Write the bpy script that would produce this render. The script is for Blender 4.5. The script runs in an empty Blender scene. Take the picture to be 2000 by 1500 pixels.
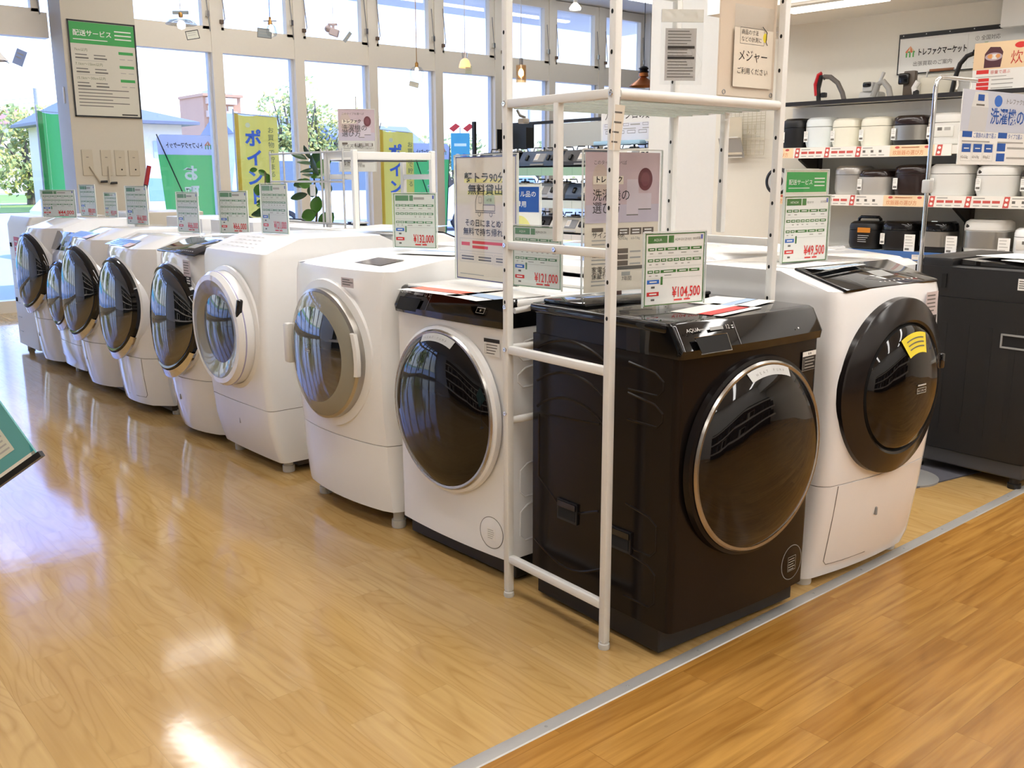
import bpy, bmesh, math, random
from mathutils import Vector, Matrix
PI = math.pi
R = math.radians
scene = bpy.context.scene
COL = scene.collection
random.seed(7)

# ------------------------------------------------------------------ camera
cam_data = bpy.data.cameras.new('camera')
cam_data.sensor_width = 36.0
cam_data.lens = 36.0 * 1876.0 / 2000.0
cam_data.clip_start = 0.05
cam_data.clip_end = 600
cam = bpy.data.objects.new('camera', cam_data)
COL.objects.link(cam)
_y, _p, _r = R(40.72), R(12.09), R(-0.14)
_f = Vector((math.sin(_y) * math.cos(_p), math.cos(_y) * math.cos(_p), -math.sin(_p)))
_x = Vector((math.cos(_y), -math.sin(_y), 0))
_u = _x.cross(_f)
_x2 = math.cos(_r) * _x + math.sin(_r) * _u
_u2 = -math.sin(_r) * _x + math.cos(_r) * _u
_M = Matrix((( _x2.x, _u2.x, -_f.x, 0.0), (_x2.y, _u2.y, -_f.y, 0.0), (_x2.z, _u2.z, -_f.z, 1.30), (0, 0, 0, 1)))
cam.matrix_world = _M
scene.camera = cam

# ------------------------------------------------------------------ view
scene.view_settings.view_transform = 'Standard'
scene.view_settings.look = 'None'
scene.view_settings.exposure = 0.42
scene.view_settings.gamma = 1.0
scene.view_settings.use_curve_mapping = False

# ------------------------------------------------------------------ sky
world = bpy.data.worlds.new('sky')
scene.world = world
world.use_nodes = True
nt = world.node_tree
nt.nodes.clear()
def wn(t, **k):
    n = nt.nodes.new(t)
    for a, b in k.items():
        setattr(n, a, b)
    return n
tc = wn('ShaderNodeTexCoord')
sep = wn('ShaderNodeSeparateXYZ')
nt.links.new(tc.outputs['Generated'], sep.inputs[0])
ramp = wn('ShaderNodeValToRGB')
e = ramp.color_ramp.elements
e[0].position = 0.0; e[0].color = (0.34, 0.35, 0.36, 1)
e[1].position = 1.0; e[1].color = (0.16, 0.30, 0.72, 1)
for p_, c_ in ((0.10, (0.33, 0.38, 0.46, 1)), (0.19, (0.28, 0.42, 0.84, 1)), (0.32, (0.20, 0.36, 0.98, 1)), (0.6, (0.18, 0.32, 0.80, 1))):
    q = ramp.color_ramp.elements.new(p_); q.color = c_
nt.links.new(sep.outputs['Z'], ramp.inputs[0])
# thin clouds
mp = wn('ShaderNodeMapping'); mp.inputs['Scale'].default_value = (1.0, 1.0, 4.0)
nz = wn('ShaderNodeTexNoise'); nz.inputs['Scale'].default_value = 2.6; nz.inputs['Detail'].default_value = 6
cr = wn('ShaderNodeValToRGB'); cr.color_ramp.elements[0].position = 0.55; cr.color_ramp.elements[1].position = 0.72
mixc = wn('ShaderNodeMixRGB'); mixc.inputs['Color2'].default_value = (0.40, 0.46, 0.58, 1)
nt.links.new(tc.outputs['Generated'], mp.inputs[0]); nt.links.new(mp.outputs[0], nz.inputs['Vector'])
nt.links.new(nz.outputs['Fac'], cr.inputs[0]); nt.links.new(cr.outputs[0], mixc.inputs['Fac'])
nt.links.new(ramp.outputs[0], mixc.inputs['Color1'])
bg = wn('ShaderNodeBackground'); bg.inputs['Strength'].default_value = 4.7
nt.links.new(mixc.outputs[0], bg.inputs['Color'])
out = wn('ShaderNodeOutputWorld'); nt.links.new(bg.outputs[0], out.inputs[0])

# ------------------------------------------------------------------ sun (front-lights the street, the roof keeps it out of the shop)
sd = bpy.data.lights.new('sun', 'SUN'); sd.energy = 4.5; sd.angle = R(0.6); sd.color = (1.0, 0.95, 0.86)
so = bpy.data.objects.new('sun', sd); COL.objects.link(so)
so.rotation_euler = (R(40), 0, R(52))     # shines along the shop front, high, a little towards the street
so.location = (0, -20, 30)

# ------------------------------------------------------------------ materials
def S(r, g, b):
    f = lambda c: (c / 255 / 12.92) if c / 255 <= 0.04045 else ((c / 255 + 0.055) / 1.055) ** 2.4
    return (f(r), f(g), f(b), 1)
MATS = {}
def mat(name, col=(0.8, 0.8, 0.8, 1), rough=0.5, metal=0.0, ior=1.5, emit=None, es=0.0, vary=0.03, vscale=30, bump=0.0, bscale=200, coat=0.0):
    if name in MATS:
        return MATS[name]
    m = bpy.data.materials.new(name); m.use_nodes = True
    t = m.node_tree; b = t.nodes['Principled BSDF']
    b.inputs['Roughness'].default_value = rough
    b.inputs['Metallic'].default_value = metal
    b.inputs['IOR'].default_value = ior
    b.inputs['Coat Weight'].default_value = coat
    tcn = t.nodes.new('ShaderNodeTexCoord')
    n = t.nodes.new('ShaderNodeTexNoise'); n.inputs['Scale'].default_value = vscale; n.inputs['Detail'].default_value = 3
    t.links.new(tcn.outputs['Object'], n.inputs['Vector'])
    mx = t.nodes.new('ShaderNodeMixRGB'); mx.blend_type = 'MIX'
    mx.inputs['Color1'].default_value = col
    mx.inputs['Color2'].default_value = tuple(c * (1 - vary) for c in col[:3]) + (1,)
    t.links.new(n.outputs['Fac'], mx.inputs['Fac'])
    t.links.new(mx.outputs[0], b.inputs['Base Color'])
    if bump:
        n2 = t.nodes.new('ShaderNodeTexNoise'); n2.inputs['Scale'].default_value = bscale; n2.inputs['Detail'].default_value = 2
        t.links.new(tcn.outputs['Object'], n2.inputs['Vector'])
        bp = t.nodes.new('ShaderNodeBump'); bp.inputs['Strength'].default_value = bump; bp.inputs['Distance'].default_value = 0.004
        t.links.new(n2.outputs['Fac'], bp.inputs['Height']); t.links.new(bp.outputs[0], b.inputs['Normal'])
    if emit:
        b.inputs['Emission Color'].default_value = emit; b.inputs['Emission Strength'].default_value = es
    MATS[name] = m
    return m
def glassy(name, tint=(1, 1, 1, 1), refl=0.08, rough=0.02, fr=0.35):
    """thin clear sheet: lets light straight through, mirrors a little at a slant"""
    if name in MATS:
        return MATS[name]
    m = bpy.data.materials.new(name); m.use_nodes = True
    t = m.node_tree; t.nodes.clear()
    o = t.nodes.new('ShaderNodeOutputMaterial'); mx = t.nodes.new('ShaderNodeMixShader')
    tr = t.nodes.new('ShaderNodeBsdfTransparent'); tr.inputs[0].default_value = tint
    gl = t.nodes.new('ShaderNodeBsdfGlossy'); gl.inputs['Roughness'].default_value = rough
    lw = t.nodes.new('ShaderNodeLayerWeight'); lw.inputs['Blend'].default_value = 0.35
    mt = t.nodes.new('ShaderNodeMath'); mt.operation = 'MULTIPLY_ADD'; mt.inputs[1].default_value = fr; mt.inputs[2].default_value = refl
    t.links.new(lw.outputs['Fresnel'], mt.inputs[0]); t.links.new(mt.outputs[0], mx.inputs[0])
    t.links.new(tr.outputs[0], mx.inputs[1]); t.links.new(gl.outputs[0], mx.inputs[2]); t.links.new(mx.outputs[0], o.inputs[0])
    MATS[name] = m
    return m

def cloth(name, col):
    m = mat(name, col, 0.8); t = m.node_tree; b = t.nodes['Principled BSDF']; o = t.nodes['Material Output']
    tr = t.nodes.new('ShaderNodeBsdfTranslucent'); tr.inputs[0].default_value = col; mx = t.nodes.new('ShaderNodeMixShader'); mx.inputs[0].default_value = 0.5
    t.links.new(b.outputs[0], mx.inputs[1]); t.links.new(tr.outputs[0], mx.inputs[2]); t.links.new(mx.outputs[0], o.inputs[0])
    return m
WHITE = mat('white_enamel', S(244, 244, 243), 0.22, vary=0.02)
WHITE2 = mat('white_plastic', S(232, 230, 225), 0.35, vary=0.02)
WGLOSS = mat('white_gloss', S(244, 244, 244), 0.07, coat=0.6, vary=0.02)
GREYP = mat('grey_plastic', S(150, 150, 148), 0.4)
LGREY = mat('light_grey_plastic', S(196, 196, 194), 0.35)
BLACKB = mat('black_brown_enamel', S(25, 20, 19), 0.22, vary=0.1, ior=1.32)
BLACKG = mat('black_gloss', S(14, 13, 14), 0.05, ior=1.55)
BLACKM = mat('black_matt', S(20, 19, 20), 0.42, vary=0.1)
BLACKT = mat('black_top_plastic', S(20, 18, 18), 0.05)
GLASSD = mat('dark_door_glass', S(15, 12, 12), 0.03, ior=1.5)
GLASSM = mat('mirrored_door_glass', S(22, 24, 26), 0.02, ior=2.6)
SMOKE = mat('smoked_grey_glass', S(150, 146, 132), 0.06, ior=1.6)
NAVYG = mat('deep_drum_glass', S(22, 24, 34), 0.03, ior=1.8)
CHROME = mat('chrome', S(215, 215, 215), 0.08, metal=1.0, vary=0.02)
CHAMP = mat('champagne_ring', S(172, 168, 162), 0.22, metal=0.9)
STEEL = mat('brushed_steel', S(190, 186, 178), 0.28, metal=0.9, vary=0.15, vscale=8)
RACKW = mat('rack_white_paint', S(234, 233, 228), 0.35, vary=0.02)
INK = mat('black_ink', S(38, 34, 32), 0.6)
INKG = mat('grey_ink', S(110, 106, 100), 0.6)
INKL = mat('pale_grey_ink', S(172, 170, 164), 0.6)
RED = mat('red_ink', S(222, 52, 48), 0.5)
BLUE = mat('blue_ink', S(52, 110, 200), 0.5)
NAVY = mat('navy_ink', S(24, 84, 168), 0.5)
GREENH = mat('green_header_ink', S(66, 122, 52), 0.5)
GREENB = mat('bright_green_ink', S(62, 164, 82), 0.5)
PAPER = mat('white_paper', S(240, 239, 234), 0.6, vary=0.02)
PAPERC = mat('cream_paper', S(232, 222, 205), 0.6, vary=0.03)
YELLOW = mat('yellow_ink', S(240, 220, 60), 0.5)
CLEAR = glassy('clear_acrylic', (0.985, 0.99, 0.99, 1), 0.004, 0.02, 0.05)
FILM = glassy('plastic_film', (0.97, 0.975, 0.975, 1), 0.03, 0.08, 0.15)
PANE = glassy('window_glass', (0.97, 0.985, 0.99, 1), 0.03)
DARK = mat('dark_gap', S(10, 10, 10), 0.8)
RUBBER = mat('foot_rubber', S(205, 203, 196), 0.6)

# ------------------------------------------------------------------ mesh builder
class MB:
    def __init__(s):
        s.v = []; s.f = []; s.mi = []; s.mats = []; s.M = Matrix.Identity(4); s.bend = 0.0
    def slot(s, m):
        if m not in s.mats:
            s.mats.append(m)
        return s.mats.index(m)
    def add(s, vs, fs, m):
        b = len(s.v); k = s.slot(m); M = s.M
        s.v.extend([M @ (Vector((v[0], v[1] + s.bend * v[0] * v[0], v[2])) if s.bend else Vector(v)) for v in vs])
        for f in fs:
            s.f.append(tuple(b + i for i in f)); s.mi.append(k)
    def box(s, x0, x1, y0, y1, z0, z1, m):
        s.add([(x0, y0, z0), (x1, y0, z0), (x1, y1, z0), (x0, y1, z0), (x0, y0, z1), (x1, y0, z1), (x1, y1, z1), (x0, y1, z1)],
              [(0, 3, 2, 1), (4, 5, 6, 7), (0, 1, 5, 4), (1, 2, 6, 5), (2, 3, 7, 6), (3, 0, 4, 7)], m)
    def rbox(s, x0, x1, y0, y1, z0, z1, m, r=0.01, seg=2):
        bm = bmesh.new()
        bmesh.ops.create_cube(bm, size=1.0)
        for v in bm.verts:
            v.co = Vector(((x0 + x1) / 2 + v.co.x * (x1 - x0), (y0 + y1) / 2 + v.co.y * (y1 - y0), (z0 + z1) / 2 + v.co.z * (z1 - z0)))
        bmesh.ops.bevel(bm, geom=list(bm.edges), offset=r, segments=seg, affect='EDGES', profile=0.5)
        bm.verts.index_update()
        s.add([v.co.copy() for v in bm.verts], [[v.index for v in f.verts] for f in bm.faces], m)
        bm.free()
    def poly(s, pts, m):
        s.add(pts, [tuple(range(len(pts)))], m)
    def loft(s, rings, m, cap0=True, cap1=True, wrap=True):
        n = len(rings[0]); vs = [p for r_ in rings for p in r_]; fs = []
        for i in range(len(rings) - 1):
            for j in range(n if wrap else n - 1):
                k = (j + 1) % n
                fs.append((i * n + j, i * n + k, (i + 1) * n + k, (i + 1) * n + j))
        if cap0: fs.append(tuple(reversed(range(n))))
        if cap1: fs.append(tuple((len(rings) - 1) * n + j for j in range(n)))
        s.add(vs, fs, m)
    def prism(s, prof, x0, x1, m):
        """profile of (y, z) points, extruded along x"""
        s.loft([[(x0, y, z) for y, z in prof], [(x1, y, z) for y, z in prof]], m)
    def tube(s, pts, r, m, n=8, r2=None, caps=True):
        pts = [Vector(p) for p in pts]; rings = []; up = None
        for i, p in enumerate(pts):
            d = (pts[min(i + 1, len(pts) - 1)] - pts[max(i - 1, 0)]).normalized()
            if up is None:
                up = d.orthogonal().normalized()
            up = (up - d * up.dot(d)).normalized()
            w = d.cross(up)
            rr = r if r2 is None else r + (r2 - r) * i / (len(pts) - 1)
            rings.append([p + up * math.cos(2 * PI * k / n) * rr + w * math.sin(2 * PI * k / n) * rr for k in range(n)])
        s.loft(rings, m, caps, caps)
    def lathe(s, prof, m, c=(0, 0, 0), n=56, tilt=0.0, sx=1.0, axis='y', cap=True):
        """profile of (radius, outward); axis -y (a door) or z (upright)"""
        rings = []; c = Vector(c); Rt = Matrix.Rotation(tilt, 3, 'X')
        for rad, o in prof:
            ring = []
            for k in range(n):
                a = 2 * PI * k / n
                if axis == 'y':
                    p = Rt @ Vector((math.cos(a) * rad * sx, -o, math.sin(a) * rad))
                else:
                    p = Vector((math.cos(a) * rad * sx, math.sin(a) * rad, o))
                ring.append(c + p)
            rings.append(ring)
        s.loft(rings, m, False, cap)
    # flat sign helpers: local x right, y up on the sheet, o in front of it
    def rect(s, x, y, w, h, m, o=0.0006):
        s.add([(x, -o, y), (x + w, -o, y), (x + w, -o, y + h), (x, -o, y + h)], [(0, 1, 2, 3)], m)
    def frame(s, x, y, w, h, t, m, o=0.0008):
        s.rect(x, y, w, t, m, o); s.rect(x, y + h - t, w, t, m, o); s.rect(x, y, t, h, m, o); s.rect(x + w - t, y, t, h, m, o)
    def disc(s, x, y, rx, ry, m, o=0.0008, n=28):
        s.add([(x + math.cos(2 * PI * k / n) * rx, -o, y + math.sin(2 * PI * k / n) * ry) for k in range(n)], [tuple(range(n))], m)
    def pgon(s, pts, m, o=0.0008):
        s.add([(x, -o, y) for x, y in pts], [tuple(range(len(pts)))], m)
    def lines(s, x, y, w, n, dy, h, m, o=0.0008, rag=0.3):
        for i in range(n):
            ww = w * (1 - rag * random.random())
            s.rect(x, y - i * dy, ww, h, m, o)
    def text(s, body, x, y, size, m, o=0.0012, align='L', sx=1.0, bold=0.0, mirror=False, vert=False):
        if vert:
            for i, ch in enumerate(body):
                s.text(ch, x, y - i * size * 1.12, size, m, o, 'C', sx, bold, mirror)
            return
        vs, fs, w = glyphs(body, bold)
        ox = {'L': 0, 'C': -w / 2, 'R': -w}[align]
        q = -1 if mirror else 1
        s.add([(x + q * (vx + ox) * size * sx, -o, y + vy * size) for vx, vy in vs], fs, m)
    def build(s, name, parent=None, angle=32, recalc=True):
        me = bpy.data.meshes.new(name)
        me.from_pydata([tuple(v) for v in s.v], [], s.f)
        for m in s.mats:
            me.materials.append(m)
        me.polygons.foreach_set('material_index', s.mi)
        if recalc:
            bm = bmesh.new(); bm.from_mesh(me)
            bmesh.ops.recalc_face_normals(bm, faces=bm.faces)
            bm.to_mesh(me); bm.free()
        me.polygons.foreach_set('use_smooth', [True] * len(me.polygons))
        me.set_sharp_from_angle(angle=R(angle))
        me.update()
        o = bpy.data.objects.new(name, me); COL.objects.link(o)
        if parent is not None:
            o.parent = parent
        return o
_fc = bpy.data.curves.new('lettering', 'FONT'); _fc.resolution_u = 2; _fc.size = 1.0
_fo = bpy.data.objects.new('lettering', _fc)
_gc = {}
def glyphs(body, bold=0.0):
    k = (body, bold)
    if k not in _gc:
        _fc.body = body; _fc.offset = bold
        me = _fo.to_mesh()
        vs = [(v.co.x, v.co.y) for v in me.vertices]; fs = [tuple(p.vertices) for p in me.polygons]
        w = max([v[0] for v in vs] or [0])
        _fo.to_mesh_clear()
        _gc[k] = (vs, fs, w)
    return _gc[k]

def tag(o, label, cat, group=None, kind=None):
    if label: o['label'] = label
    if cat: o['category'] = cat
    if group: o['group'] = group
    if kind: o['kind'] = kind
    return o
def thing(name, label, cat, loc=(0, 0, 0), rz=0.0, group=None):
    o = bpy.data.objects.new(name, None); COL.objects.link(o)
    o.location = loc; o.rotation_euler = (0, 0, rz); o.empty_display_size = 0.1
    return tag(o, label, cat, group)
def put(o, loc, rz=0.0, rx=0.0, ry=0.0):
    o.location = loc; o.rotation_euler = (rx, ry, rz); return o
def struct(o, label=None):
    o['kind'] = 'structure'
    if label: o['label'] = label
    return o
def dup(root, loc, rz, label=None, group=None):
    r_ = root.copy(); COL.objects.link(r_); r_.location = loc; r_.rotation_euler = (0, 0, rz)
    if label: r_['label'] = label
    if group: r_['group'] = group
    for ch in list(root.children):
        c = ch.copy(); COL.objects.link(c); c.parent = r_
        for g in list(ch.children):
            d = g.copy(); COL.objects.link(d); d.parent = c
    return r_
# ================================================================== ROOM
def wood(name, c1, c2, dark, rot, length, width, rough, grain=0.5, rings=13.0, joint=0.3, fig=0.45):
    m = bpy.data.materials.new(name); m.use_nodes = True
    t = m.node_tree; b = t.nodes['Principled BSDF']; L = t.links.new
    def N(k, **kw):
        n = t.nodes.new(k)
        for a, v in kw.items(): setattr(n, a, v)
        return n
    tcn = N('ShaderNodeTexCoord'); mp = N('ShaderNodeMapping'); mp.inputs['Rotation'].default_value = (0, 0, rot)
    L(tcn.outputs['Object'], mp.inputs[0])
    br = N('ShaderNodeTexBrick'); br.offset = 0.37; br.offset_frequency = 2
    br.inputs['Scale'].default_value = 1.0; br.inputs['Brick Width'].default_value = length; br.inputs['Row Height'].default_value = width
    br.inputs['Mortar Size'].default_value = 0.0009; br.inputs['Mortar Smooth'].default_value = 0.3; br.inputs['Bias'].default_value = 0.0
    br.inputs['Color1'].default_value = (0, 0, 0, 1); br.inputs['Color2'].default_value = (1, 1, 1, 1); br.inputs['Mortar'].default_value = (0.5, 0.5, 0.5, 1)
    L(mp.outputs[0], br.inputs['Vector'])
    # a shift of the grain per plank
    sc = N('ShaderNodeVectorMath', operation='SCALE'); sc.inputs['Scale'].default_value = 17.0; L(br.outputs['Color'], sc.inputs[0])
    ad = N('ShaderNodeVectorMath', operation='ADD'); L(mp.outputs[0], ad.inputs[0]); L(sc.outputs[0], ad.inputs[1])
    m2 = N('ShaderNodeMapping'); m2.inputs['Scale'].default_value = (1.6, 26, 1); L(ad.outputs[0], m2.inputs[0])
    n1 = N('ShaderNodeTexNoise'); n1.inputs['Scale'].default_value = 1.6; n1.inputs['Detail'].default_value = 5; n1.inputs['Distortion'].default_value = 0.4
    L(m2.outputs[0], n1.inputs['Vector'])
    m3 = N('ShaderNodeMapping'); m3.inputs['Scale'].default_value = (1.0, 6.5, 1); L(ad.outputs[0], m3.inputs[0])
    nw = N('ShaderNodeTexNoise'); nw.inputs['Scale'].default_value = 1.25; nw.inputs['Detail'].default_value = 1.2; nw.inputs['Roughness'].default_value = 0.35; nw.inputs['Distortion'].default_value = 0.25
    L(m3.outputs[0], nw.inputs['Vector'])
    mk = N('ShaderNodeMath', operation='MULTIPLY'); mk.inputs[1].default_value = rings; L(nw.outputs['Fac'], mk.inputs[0])
    wv = N('ShaderNodeMath', operation='PINGPONG'); wv.inputs[1].default_value = 0.5; L(mk.outputs[0], wv.inputs[0])
    wr = N('ShaderNodeMapRange'); wr.inputs['From Min'].default_value = 0.30; wr.inputs['From Max'].default_value = 0.5; L(wv.outputs[0], wr.inputs['Value'])
    r1 = N('ShaderNodeMapRange'); r1.inputs['From Min'].default_value = 0.35; r1.inputs['From Max'].default_value = 0.68; L(n1.outputs['Fac'], r1.inputs['Value'])
    gm = N('ShaderNodeMixRGB', blend_type='MIX'); gm.inputs['Fac'].default_value = fig
    L(r1.outputs[0], gm.inputs['Color1']); L(wr.outputs[0], gm.inputs['Color2'])
    base = N('ShaderNodeMixRGB'); base.inputs['Color1'].default_value = c1; base.inputs['Color2'].default_value = c2; L(br.outputs['Color'], base.inputs['Fac'])
    g2 = N('ShaderNodeMath', operation='MULTIPLY'); g2.inputs[1].default_value = grain; L(gm.outputs[0], g2.inputs[0])
    mx = N('ShaderNodeMixRGB'); mx.inputs['Color2'].default_value = dark; L(g2.outputs[0], mx.inputs['Fac']); L(base.outputs[0], mx.inputs['Color1'])
    jt = N('ShaderNodeMixRGB'); jt.inputs['Color2'].default_value = tuple(c * 0.45 for c in dark[:3]) + (1,)
    jf = N('ShaderNodeMath', operation='MULTIPLY'); jf.inputs[1].default_value = joint; L(br.outputs['Fac'], jf.inputs[0])
    L(jf.outputs[0], jt.inputs['Fac']); L(mx.outputs[0], jt.inputs['Color1'])
    L(jt.outputs[0], b.inputs['Base Color'])
    rr = N('ShaderNodeMapRange'); rr.inputs['To Min'].default_value = rough; rr.inputs['To Max'].default_value = rough + 0.07
    n3 = N('ShaderNodeTexNoise'); n3.inputs['Scale'].default_value = 2.2; n3.inputs['Detail'].default_value = 4; L(tcn.outputs['Object'], n3.inputs['Vector'])
    L(n3.outputs['Fac'], rr.inputs['Value']); L(rr.outputs[0], b.inputs['Roughness'])
    n4 = N('ShaderNodeTexNoise'); n4.inputs['Scale'].default_value = 7; n4.inputs['Detail'].default_value = 3; L(tcn.outputs['Object'], n4.inputs['Vector'])
    bp = N('ShaderNodeBump'); bp.inputs['Strength'].default_value = 0.10; bp.inputs['Distance'].default_value = 0.006; L(n4.outputs['Fac'], bp.inputs['Height']); L(bp.outputs[0], b.inputs['Normal'])
    b.inputs['IOR'].default_value = 1.5
    return m
FLOOR_L = wood('light_oak_vinyl', S(199, 166, 110), S(190, 154, 96), S(158, 118, 66), R(90), 0.62, 0.098, 0.06, 0.62, 15.0, 0.22)
FLOOR_D = wood('amber_oak_vinyl', S(190, 143, 72), S(168, 119, 52), S(122, 78, 26), 0.0, 0.72, 0.088, 0.22, 0.75, 6.0, 0.35, 0.22)
WALLW = mat('white_wallpaper', S(236, 235, 230), 0.8, bump=0.08, bscale=120)
WALLC = mat('cream_wallpaper', S(236, 231, 218), 0.8, bump=0.08, bscale=120)
CEILM = mat('ceiling_board', S(240, 239, 235), 0.85)
ALU = mat('champagne_aluminium', S(240, 234, 220), 0.45, vary=0.03)
ALU2 = mat('skylit_aluminium', S(214, 218, 224), 0.35)  # outer side of the frames, bluish sky light put into the colour
COLM = mat('grey_beige_paint', S(206, 199, 182), 0.7)
STRIPM = mat('worn_aluminium_strip', S(196, 194, 190), 0.34, metal=0.3, vary=0.3, vscale=6)

YW = 10.47
m = MB(); m.add([(-5.5, 1.535, 0), (13, 1.535, 0), (13, YW + 0.1, 0), (-5.5, YW + 0.1, 0)], [(0, 1, 2, 3)], FLOOR_L)
struct(m.build('floor'), 'glossy light oak vinyl plank floor under the washers')
m = MB(); m.add([(-5.5, -4, 0), (13, -4, 0), (13, 1.535, 0), (-5.5, 1.535, 0)], [(0, 1, 2, 3)], FLOOR_D)
struct(m.build('floor_front'), 'darker amber plank floor in front of the metal strip')
m = MB()
m.prism([(1.517, 0.0005), (1.520, 0.003), (1.555, 0.0035), (1.560, 0.0005)], -5.4, 7.0, STRIPM)
for k in range(28):
    x = -0.6 + k * 0.29
    m.lathe([(0.0045, 0.0036), (0.003, 0.0046), (0.0, 0.0048)], GREYP, (x, 1.538, 0), 10, axis='z')
struct(m.build('trim_1'), 'worn grey metal strip where the two floors meet')

def slab(name, x0, x1, y0, y1, z0, z1, mt, label=None):
    q = MB(); q.box(x0, x1, y0, y1, z0, z1, mt); return struct(q.build(name), label)
slab('wall_left', -5.6, -5.5, -4, 10.6, 0, 3.75, WALLW)
slab('wall_back', -5.6, 13.1, -4.1, -4, 0, 3.75, WALLW)
slab('wall_east', 13, 13.1, -4, 10.6, 0, 3.75, WALLW)
slab('ceiling', -5.6, 13.1, -4.1, 10.6, 3.75, 3.95, CEILM)
slab('wall_window_pier', 11.72, 13.05, 10.35, 10.55, 0, 3.75, WALLW)
slab('wall_pillar', 6.66, 7.25, 5.10, 5.87, 0, 3.75, WALLW, 'plain white square pillar between the stoves and the cooker shelves')
# partition behind the cooker shelves, turned three degrees
WROT = math.atan2(-0.9985, 0.054)
def wloc(t, depth, z):      # t along the cooker wall (growing towards the windows), depth behind the shelf fronts
    return (6.35 - 0.054 * t + 0.9985 * depth, 3.0 + 0.9985 * t + 0.054 * depth, z)
q = MB(); q.box(-2.1, 7.0, 0.40, 0.52, 0, 3.74, WALLC)
struct(put(q.build('wall_right'), wloc(0, 0, 0), WROT), 'cream wall behind the rice cooker shelves')
q = MB(); q.box(-1.62, 7.0, -0.46, 0.40, 2.435, 3.74, CEILM)
struct(put(q.build('ceiling_low'), wloc(0, 0, 0), WROT), 'lower white ceiling over the cooker shelves')
# grey beige column with the notice board
q = MB(); q.box(3.05, 3.745, 10.09, 10.46, 0, 3.74, COLM)
struct(q.build('wall_column'), 'grey beige column between the window bays')

# ------------------------------------------------------------------ window wall
def window(n, x0, x1, tall=True):
    q = MB()
    w0, w1 = x0, x1
    q.box(x0 - 0.06, x0 + 0.06, YW - 0.04, YW + 0.10, 0.0, 3.74, ALU)            # mullion
    q.box(x0 - 0.085, x0 - 0.06, YW + 0.02, YW + 0.09, 0.1, 2.65, ALU2)
    q.box(w0, w1, YW - 0.02, YW + 0.10, 0.0, 0.12, ALU)
    q.box(w0, w1, YW - 0.03, YW + 0.10, 2.65, 2.885, ALU)
    q.box(w0, w1, YW - 0.02, YW + 0.10, 3.62, 3.74, ALU)
    q.box(w0 + 0.06, w0 + 0.10, YW - 0.025, YW + 0.06, 2.885, 3.62, ALU)        # sash of the upper light
    q.box(w1 - 0.14, w1 - 0.06, YW - 0.025, YW + 0.06, 2.885, 3.62, ALU)
    q.box(w0 + 0.06, w1 - 0.06, YW - 0.025, YW + 0.06, 2.885, 2.915, ALU)
    o = struct(q.build('window_%d' % n))
    g = MB(); g.box(w0 + 0.06, w1 - 0.085, YW + 0.05, YW + 0.056, 0.12, 2.65, PANE); g.build('glass', o)
    g = MB(); g.box(w0 + 0.10, w1 - 0.14, YW + 0.03, YW + 0.036, 2.915, 3.62, PANE); g.build('upper_glass', o)
    a = MB()
    a.tube([(w0 + 0.075, YW - 0.04, 3.42), (w0 + 0.10, YW - 0.06, 3.0), (w0 + 0.075, YW - 0.05, 2.97)], 0.006, GREYP, 6)
    a.box(w0 + 0.045, w0 + 0.085, YW - 0.07, YW - 0.03, 2.95, 2.99, mat('brown_catch', S(110, 92, 78), 0.5))
    a.build('stay_arm', o)
    a = MB()
    a.tube([(w1 - 0.105, YW - 0.04, 3.40), (w1 - 0.075, YW - 0.06, 2.86)], 0.006, GREYP, 6)
    a.box(w1 - 0.105, w1 - 0.075, YW - 0.07, YW - 0.03, 3.01, 3.07, CHROME)
    a.build('stay_arm', o)
    return o
for k in range(8):
    window(k + 1, 3.75 + k, 4.75 + k if k < 7 else 11.75)
for k in range(9):
    window(k + 9, 3.03 - 1.06 * (k + 1), 3.03 - 1.06 * k)
q = MB(); q.box(-5.6, 13, YW + 0.12, 12.2, 3.72, 3.80, CEILM); q.box(-5.6, 13, 12.1, 12.2, 3.74, 4.3, CEILM)
struct(q.build('trim_2'), 'white eave soffit outside the upper windows')

# ------------------------------------------------------------------ ceiling lights
LAMP = mat('fluorescent_tube', (1, 1, 1, 1), 0.5, emit=(1.0, 0.975, 0.94, 1), es=12.0)
LAMP2 = mat('fluorescent_tube_low', (1, 1, 1, 1), 0.5, emit=(1.0, 0.95, 0.86, 1), es=5.0)
def strip(x, y0, y1, z, lm, label, wid=0.09):
    t = thing('ceiling_light', label, 'ceiling light', (x, (y0 + y1) / 2, z), 0)
    h = (y1 - y0) / 2
    q = MB(); q.box(-wid * 0.6, wid * 0.6, -h, h, 0.012, 0.05, WHITE2); q.build('housing', t)
    q = MB(); q.box(-wid / 2, wid / 2, -h + 0.02, h - 0.02, -0.012, 0.012, lm); q.build('tube', t)
    return t
for x, y0, y1, w_ in ((-1.8, -3.6, 1.5, 'over the left aisle'), (0.7, -3.6, 4.2, 'over the aisle beside the washers'), (2.9, -3.6, 8.2, 'over the washer row'), (5.0, -3.6, 8.2, 'beside the lower ceiling')):
    strip(x, y0, y1, 3.70, LAMP, 'long white fluorescent line light ' + w_, 0.24)
lt = strip(0, -3.9, 3.9, 0, mat('fluorescent_tube_soft', (1, 1, 1, 1), 0.5, emit=(1.0, 0.965, 0.92, 1), es=9.0), 'long white fluorescent line light running along the window wall'); put(lt, (7.2, 9.5, 3.70), R(90))
lt = strip(0, -0.36, 0.36, 0, LAMP2, 'white tube light on the low ceiling above the cooker shelves')
put(lt, (6.0, 3.68, 2.41), R(3))
lt = strip(0, -0.6, 0.6, 0, LAMP2, 'white tube light on the low ceiling, out of view further along')
put(lt, (6.06, 2.2, 2.41), R(3))
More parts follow.
